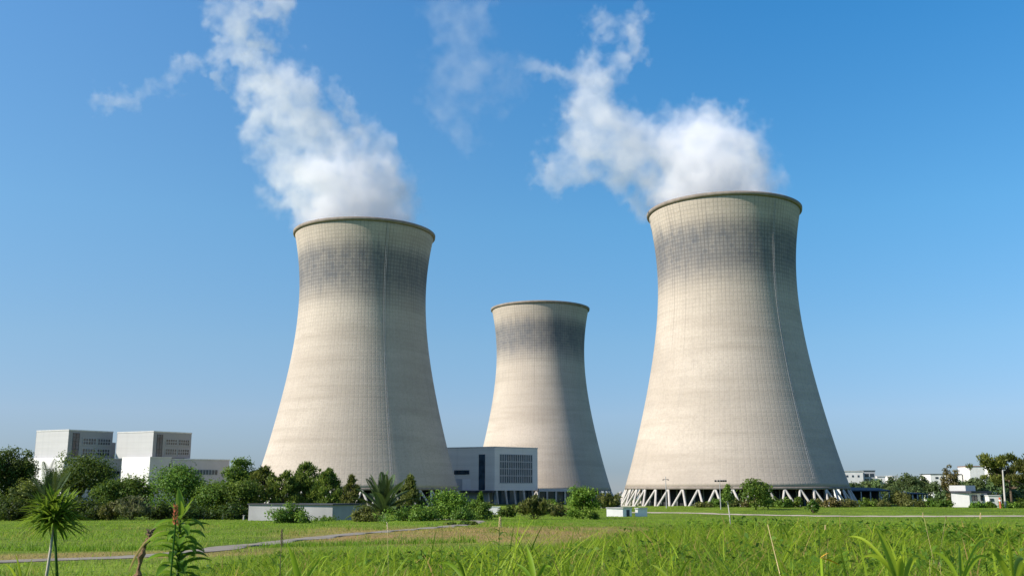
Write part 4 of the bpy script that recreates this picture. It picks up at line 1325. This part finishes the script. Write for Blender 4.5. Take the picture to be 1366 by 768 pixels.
stalk(658, 768, 667, 690, 4.6, "green weed stalk with yellow seed spike before the feathery bush", 'leaf_weed', 'straw', 703, .0045, 26)
stalk(374, 768, 376, 706, 4.4, "dark seed stem rising left of the wide pale blades", 'bark', 'bark', 728, .004, 8)
stalk(1038, 768, 1024, 699, 4.0, "pale dry stalk bent over at its tip, right of the young tree", 'straw', None, None, .0045, 3, (.05, .02))
stalk(1092, 768, 1092, 698, 4.6, "thin dark upright stem left of the broad upright blades", 'leaf_dark', None, None, .004, 0)
stalk(1108, 768, 1101, 700, 5.2, "slim leafy stem with brownish seed tip near the thin dark one", 'leaf_weed', 'straw', 706, .003, 14)
stalk(1234, 740, 1231, 683, 6.5, "fine straw-coloured seed stem crossing the road's edge", 'straw', 'straw', 690, .0022, 2, (.05, 0))
stalk(1256, 740, 1262, 688, 6.2, "fine leaning stem right of the straw-coloured seed stem", 'straw', 'dry', 693, .0022, 2, (-.06, 0))
stalk(1316, 740, 1308, 684, 5.8, "fine green seed stem leaning before the white annex", 'leaf_weed', 'straw', 692, .003, 4)
stalk(528, 768, 517, 698, 6.0, "pale thin seed stem before the tiny sapling", 'straw', 'straw', 706, .003, 0, (-.01, 0))
stalk(588, 768, 590, 700, 5.0, "slender green blade-like stem before the bright leafy shrub", 'leaf_weed', None, None, .004, 5)

# ------------------------------------------------------------------ grass (stuff)
def blades(X, Y, h, w, rs, bend=(.1, .7), levels=4, hang=.55):
    n = len(X)
    Z = ground(X, Y) - .01
    phi = rs.uniform(0, 2 * np.pi, n); bd = rs.uniform(*bend, n) * np.where(rs.uniform(size=n) < .15, 1.7, 1)
    dx, dy = np.cos(phi), np.sin(phi)
    psi = phi + np.pi / 2 + rs.normal(0, .5, n); sx, sy = np.cos(psi), np.sin(psi)
    out = []
    for i in range(levels + 1):
        t = i / levels
        zz = h * (t - hang * .5 * bd * t * t)
        oo = h * bd * t ** 1.7
        hw = w * .5 * (1 - t) ** .75 if i < levels else w * .02
        if i == 0: hw = w * .32
        cx, cy, cz = X + dx * oo, Y + dy * oo, Z + zz
        out.append(np.stack([cx - sx * hw, cy - sy * hw, cz], -1)); out.append(np.stack([cx + sx * hw, cy + sy * hw, cz], -1))
    V = np.stack(out, 1)                                   # n, 2(levels+1), 3
    k = 2 * (levels + 1)
    b = (np.arange(n) * k)[:, None, None]
    q = np.array([[2 * i, 2 * i + 1, 2 * i + 3, 2 * i + 2] for i in range(levels)])[None]
    return V.reshape(-1, 3), (b + q).reshape(-1, 4), levels

def wedge(n, d0, d1, half, rs, power=1.0):
    az = np.radians(rs.uniform(-half, half, n))
    u = rs.uniform(0, 1, n)
    d = (d0 ** power + u * (d1 ** power - d0 ** power)) ** (1 / power)
    return d * np.sin(az), d * np.cos(az), d, np.degrees(az)

def grass_object(name, label, parts):
    Vs, Fs, T, D = [], [], [], []; off = 0
    for V, F, t, d, lev in parts:
        Vs.append(V); Fs.append(F + off); off += len(V); T.append(np.repeat(t, lev)); D.append(np.repeat(d, lev))
    me = np_mesh(name, np.concatenate(Vs), np.concatenate(Fs), {"tint": np.concatenate(T), "dry": np.concatenate(D)})
    o = link(name, me, M['grass']); tag(o, label, None, None, "stuff")
    return o

def tint_of(X, Y, rs):
    return np.clip(.42 + .30 * wavy(X, Y, 2.2, 4) + .18 * wavy(X, Y, .55, 8) + rs.normal(0, .24, len(X)), 0, 1)

gr = np.random.default_rng(3)
parts = []
# tall meadow grass round the camera
X, Y, d, az = wedge(120000, 3.2, 26, 40, gr, 1.35)
wr = sstep(-3, 14, az)
top = .25 + .10 * wavy(X, Y, 1.9, 6) + .07 * wavy(X, Y, .6, 7) + .15 * wr - .05 * (1 - sstep(-20, -12, az))
h = np.clip(top * gr.uniform(.55, 1.25, len(X)), .08, .9) * np.clip(1.2 - .012 * d, .6, 1.2)
w = gr.uniform(.006, .014, len(X)) * (1 + .028 * d)
V, F, lev = blades(X, Y, h, w, gr, (.25, 1.15))
parts.append((V, F, tint_of(X, Y, gr), np.clip(dryness(X, Y) * .7 + (gr.uniform(size=len(X)) < .10 + .10 * (wavy(X, Y, 2.7, 15) > .3)) * gr.uniform(.4, 1, len(X)), 0, 1), lev))
# some broader, longer leaves among it
X, Y, d, az = wedge(9000, 3.4, 22, 38, gr, 1.3)
wr = sstep(-3, 14, az)
h = (.34 + .16 * wr) * gr.uniform(.7, 1.35, len(X)); w = gr.uniform(.014, .034, len(X)) * (1 + .02 * d)
V, F, lev = blades(X, Y, h, w, gr, (.5, 1.6), 6, .75)
parts.append((V, F, np.clip(gr.normal(.55, .28, len(X)), 0, 1), (gr.uniform(size=len(X)) < .07) * .7, lev))
for n, a0, a1, h0, h1, q in ((1700, -2, 34, .50, .80, 1.3), (420, -36, -2, .45, .68, 1.3), (900, 8, 34, .42, .62, 1.0)):
    az = np.radians(gr.uniform(a0, a1, n)); d = gr.uniform(3.6, 10.5, n) if q > 1.1 else gr.uniform(8, 20, n)
    X, Y = d * np.sin(az), d * np.cos(az)
    h = gr.uniform(h0, h1, n) * (1 + .25 * wavy(X, Y, 1.1, 3)); w = gr.uniform(.012, .026, n) * (1 + .02 * d)
    V, F, lev = blades(X, Y, h, w, gr, (.35, 1.5), 8, .8)
    parts.append((V, F, np.clip(gr.normal(.62, .26, n), 0, 1), (gr.uniform(size=n) < .05) * .8, lev))
grass_object("meadow_grass", "tall bright green meadow grass along the bottom of the view", parts)
# broad-leaved weeds among the grass
X, Y, d, az = wedge(5200, 3.6, 22, 38, gr, 1.3)
keep = wavy(X, Y, 2.6, 12) > .05
X, Y, az = X[keep], Y[keep], az[keep]
C = []
for i in range(len(X)):
    z = float(ground(X[i], Y[i])); hh = (.18 + .16 * float(sstep(-3, 14, az[i]))) * gr.uniform(.6, 1.3)
    for k in range(9):
        C.append((X[i] + gr.normal(0, .07), Y[i] + gr.normal(0, .07), z + hh * gr.uniform(.3, 1.0)))
C = np.array(C); nn = np.tile([0, 0, 1.0], (len(C), 1)) + gr.normal(0, .6, (len(C), 3))
V, F = leaf_quads(C, nn, .085, gr, .5)
me = np_mesh("ground_weeds", V, F, {"tint": np.clip(gr.normal(.4, .25, len(F)), 0, 1), "dry": np.zeros(len(F))})
o = link("ground_weeds", me, M['leaf_weed']); tag(o, "small broad-leaved weeds scattered through the meadow grass", kind="stuff")

# shorter field grass further off; none on the path and the road
def off_track(X, Y):
    m = np.ones(len(X), bool)
    for pts, hwid in (([(-42, 22), (-31, 30), (-19.5, 37.2), (-14.5, 43), (-14.2, 58), (-12.6, 72), (-11, 90), (-6.2, 120), (-5.0, 165), (-20, 200)], 1.4), ([(190, 235), (120, 243), (86, 246), (58, 258), (46, 275), (30, 282)], 3.6)):
        for (x0, y0), (x1, y1) in zip(pts[:-1], pts[1:]):
            L2 = (x1 - x0) ** 2 + (y1 - y0) ** 2
            t = np.clip(((X - x0) * (x1 - x0) + (Y - y0) * (y1 - y0)) / L2, 0, 1)
            m &= np.hypot(X - x0 - t * (x1 - x0), Y - y0 - t * (y1 - y0)) > hwid
    return m
parts = []
X, Y, d, az = wedge(110000, 24, 175, 38, gr, 1.15)
k = off_track(X, Y); X, Y, d, az = X[k], Y[k], d[k], az[k]
h = gr.uniform(.07, .20, len(X)) * (1 + .8 * np.clip(wavy(X, Y, 9, 9), -.5, 1)) ; w = gr.uniform(.02, .035, len(X)) * (.6 + d / 70)
V, F, lev = blades(X, Y, h, w, gr, (.2, .8), 2)
dr = dryness(X, Y)
parts.append((V, F, np.clip(tint_of(X / 5, Y / 5, gr) * .9 + .2, 0, 1), np.clip(dr * gr.uniform(.5, 1.4, len(X)), 0, 1), lev))
X, Y, d, az = wedge(52000, 170, 350, 36, gr, 1.3)
k = off_track(X, Y); X, Y, d = X[k], Y[k], d[k]
V, F, lev = blades(X, Y, gr.uniform(.12, .34, len(X)), gr.uniform(.05, .10, len(X)) * (d / 200), gr, (.2, .9), 2)
parts.append((V, F, np.clip(tint_of(X / 12, Y / 12, gr) * .9 + .22, 0, 1), np.clip(.5 * (.5 + .5 * wavy(X, Y, 30, 4)) * gr.uniform(0, 1, len(X)), 0, 1), lev))
# a rougher lip, blades tinted dark for the shadow edge of the bank beyond the path and before the shrubs
X = gr.uniform(-46, 30, 9000); Y = 51 + 1.2 * wavy(X, X * .3, 7, 2) + gr.normal(0, .45, 9000) + .55 * np.maximum(X + 16, 0)
k = (X < -2) & off_track(X, Y); X, Y = X[k], Y[k]
V, F, lev = blades(X, Y, gr.uniform(.18, .42, len(X)), gr.uniform(.03, .05, len(X)), gr, (.2, .9), 2)
parts.append((V, F, np.clip(gr.normal(.3, .2, len(X)), 0, 1), np.zeros(len(X)), lev))
# rough tussocks left by the mower
cx_, cy_, cd_, ca_ = wedge(420, 27, 150, 38, gr, 1.2)
k = np.repeat(np.arange(420), 26)
X = cx_[k] + gr.normal(0, .22, len(k)) * (1 + cd_[k] / 60); Y = cy_[k] + gr.normal(0, .2, len(k)) * (1 + cd_[k] / 60)
m = off_track(X, Y); X, Y, k = X[m], Y[m], k[m]
V, F, lev = blades(X, Y, gr.uniform(.18, .5, len(X)) * gr.uniform(.6, 1.3, 420)[k], gr.uniform(.02, .04, len(X)) * (.6 + cd_[k] / 70), gr, (.2, .9), 2)
parts.append((V, F, np.clip(gr.normal(.35, .2, 420)[k] + gr.normal(0, .12, len(k)), 0, 1), np.clip((gr.uniform(size=420) < .3)[k] * gr.uniform(.2, .9, len(k)), 0, 1), lev))
grass_object("field_grass", "short mown field grass between the meadow and the trees", parts)
# ------------------------------------------------------------------ steam
def steam_material():
    t = NT("steam")
    v = t.new("ShaderNodeVolumePrincipled")
    v.inputs["Color"].default_value = (.985, .99, 1, 1)
    v.inputs["Density"].default_value = 1.0
    v.inputs["Density Attribute"].default_value = "density"
    v.inputs["Anisotropy"].default_value = .0
    t.l.new(v.outputs[0], t.out.inputs[1])
    return t.m
M['steam'] = steam_material()

def plume(label, Y, blobs, lo, hi, seed, lip, vox=.6):
    """a cloud of vapour: density from a chain of tapered capsules, their outline torn by turbulence.
    blobs: (x0, y0, x1, y1, r0, r1, density, raggedness) in photograph pixels at distance Y, dy depth offset optional"""
    vol = bpy.data.volumes.new("steam_plume")
    o = bpy.data.objects.new("steam_plume", vol)
    COL.objects.link(o)
    tag(o, label, "steam")
    vol.materials.append(M['steam'])
    ng = bpy.data.node_groups.new("steam_density", "GeometryNodeTree")
    ng.interface.new_socket("Geometry", in_out="INPUT", socket_type="NodeSocketGeometry")
    ng.interface.new_socket("Geometry", in_out="OUTPUT", socket_type="NodeSocketGeometry")
    N, L = ng.nodes, ng.links
    def put(sock, v):
        if isinstance(v, bpy.types.NodeSocket): L.new(v, sock)
        else: sock.default_value = v
    def mth(op, a, b=None, c=None, clamp=False):
        n = N.new("ShaderNodeMath"); n.operation = op; n.use_clamp = clamp
        put(n.inputs[0], a)
        if b is not None: put(n.inputs[1], b)
        if c is not None: put(n.inputs[2], c)
        return n.outputs[0]
    def vm(op, a, b=None, s=None, out=0):
        n = N.new("ShaderNodeVectorMath"); n.operation = op
        put(n.inputs[0], a)
        if b is not None: put(n.inputs[1], b)
        if s is not None: put(n.inputs[3], s)
        return n.outputs[out]
    def noise(v, sc, det, col=False, rough=.55):
        n = N.new("ShaderNodeTexNoise"); put(n.inputs["Vector"], v); n.inputs["Scale"].default_value = sc
        n.inputs["Detail"].default_value = det; n.inputs["Roughness"].default_value = rough
        return n.outputs[1] if col else n.outputs[0]
    pos = N.new("GeometryNodeInputPosition").outputs[0]
    q = vm('ADD', pos, (seed * 31.7, seed * 17.3, seed * 5.1))
    w1 = vm('SUBTRACT', noise(q, 1 / 34, 2, True), (.5, .5, .5))
    w2 = vm('SUBTRACT', noise(q, 1 / 9.5, 4, True, .62), (.5, .5, .5))
    w3 = vm('SUBTRACT', noise(q, 1 / 4.5, 3, True, .6), (.5, .5, .5))
    p = vm('ADD', pos, vm('SCALE', w1, s=36.0))
    p = vm('ADD', p, vm('SCALE', w2, s=27.0))
    p = vm('ADD', p, vm('SCALE', w3, s=11.0))
    n_mid = noise(vm('ADD', q, vm('SCALE', w2, s=10.0)), 1 / 9, 5, False, .62)
    n_big = noise(q, 1 / 26, 3)
    nn = mth('ADD', mth('MULTIPLY', n_mid, .65), mth('MULTIPLY', n_big, .35))
    total = None
    for bl in blobs:
        x0, y0, x1, y1, r0, r1, den, rag = bl[:8]; dy = bl[8] if len(bl) > 8 else 0
        a = at(x0, y0, Y + dy); b = at(x1, y1, Y + dy); sc = Y * 1.03 / FPX
        ab = b - a; L2 = max(ab.length_squared, 1e-3)
        pa = vm('SUBTRACT', p, tuple(a))
        h = mth('DIVIDE', vm('DOT_PRODUCT', pa, tuple(ab), out=1), L2, clamp=True)
        d = vm('LENGTH', vm('SUBTRACT', pa, vm('SCALE', tuple(ab), s=h)), out=1)
        r = mth('MULTIPLY_ADD', h, (r1 - r0) * sc, r0 * sc)
        f = mth('SUBTRACT', 1.0, mth('DIVIDE', d, r))                     # 1 on the axis, 0 at the edge
        e = mth('ADD', f, mth('MULTIPLY_ADD', nn, 2 * rag, -rag))         # torn outline
        g = N.new("ShaderNodeMapRange"); g.interpolation_type = 'SMOOTHSTEP'
        put(g.inputs[0], e); g.inputs[1].default_value = .0; g.inputs[2].default_value = .5
        g.inputs[3].default_value = 0; g.inputs[4].default_value = den
        total = g.outputs[0] if total is None else mth('MAXIMUM', total, g.outputs[0])
    wisp = N.new("ShaderNodeMapRange"); put(wisp.inputs[0], n_mid); wisp.inputs[1].default_value = .38; wisp.inputs[2].default_value = .60
    wisp.inputs[3].default_value = .2; wisp.inputs[4].default_value = 1.3
    total = mth('MULTIPLY', total, wisp.outputs[0])
    # vapour only shows above the tower's mouth
    sep = N.new("ShaderNodeSeparateXYZ"); L.new(pos, sep.inputs[0])
    lipz = N.new("ShaderNodeMapRange"); put(lipz.inputs[0], sep.outputs[2])
    lipz.inputs[1].default_value = lip - .5; lipz.inputs[2].default_value = lip + 2.5; lipz.inputs[3].default_value = 0; lipz.inputs[4].default_value = 1
    total = mth('MULTIPLY', total, lipz.outputs[0])
    vc = N.new("GeometryNodeVolumeCube")
    put(vc.inputs["Density"], total)
    a = at(lo[0], lo[1], Y); b = at(hi[0], hi[1], Y)
    mn = Vector((min(a.x, b.x), Y + lo[2], min(a.z, b.z))); mx = Vector((max(a.x, b.x), Y + hi[2], max(a.z, b.z)))
    vc.inputs["Min"].default_value = mn; vc.inputs["Max"].default_value = mx
    for k, ax in zip(("Resolution X", "Resolution Y", "Resolution Z"), mx - mn):
        vc.inputs[k].default_value = max(int(ax / vox), 8)
    sm = N.new("GeometryNodeSetMaterial"); sm.inputs["Material"].default_value = M['steam']
    out = N.new("NodeGroupOutput")
    L.new(vc.outputs[0], sm.inputs[0]); L.new(sm.outputs[0], out.inputs[0])
    md = o.modifiers.new("steam_density", 'NODES'); md.node_group = ng
    return o

plume("ragged steam plume drifting from the left tower's mouth, with torn upper strands", 434, [
    (474, 322, 458, 262, 92, 84, .11, .3), (455, 255, 398, 190, 72, 60, .050, .9), (492, 225, 475, 185, 48, 44, .050, .95),
    (398, 185, 375, 130, 54, 46, .055, .9), (368, 128, 325, 76, 42, 30, .055, .95), (325, 76, 292, 20, 30, 28, .055, 1.0),
    (298, 22, 372, 8, 26, 24, .05, 1.0), (296, 40, 250, 74, 22, 18, .05, .95), (250, 74, 212, 110, 17, 12, .035, .95),
    (284, 60, 281, 108, 16, 11, .05, .95), (203, 124, 134, 126, 17, 19, .032, .95), (432, 112, 466, 160, 17, 19, .045, .95),
    (345, 60, 378, 100, 14, 16, .03, 1.0), (505, 180, 520, 205, 26, 24, .05, .9), (300, 10, 340, -60, 32, 42, .035, .9)],
    (100, 345, -36), (600, -10, 36), 1.0, gz(-66.1, 434) + 118.0)
plume("billowing steam plume drifting from the right tower's mouth, with a faint detached veil", 390, [
    (950, 300, 935, 225, 104, 80, .12, .25), (962, 205, 900, 195, 52, 58, .065, .85), (935, 165, 958, 160, 34, 28, .055, .95), (880, 210, 800, 190, 62, 52, .055, .9),
    (795, 185, 785, 105, 50, 38, .052, .95), (770, 222, 742, 240, 40, 26, .05, .95), (788, 100, 850, 65, 26, 20, .045, .95),
    (850, 65, 845, 25, 18, 16, .042, .95), (850, 22, 780, 12, 16, 16, .036, 1.0), (785, 95, 790, 35, 24, 18, .04, .95),
    (765, 80, 695, 95, 20, 17, .034, .95), (612, 5, 598, 90, 44, 50, .009, .95), (600, 95, 628, 165, 48, 36, .011, .95), (630, 120, 690, 95, 34, 24, .010, .95)],
    (520, 330, -38), (1085, -10, 38), 2.0, gz(85.7, 390) + 115.6)
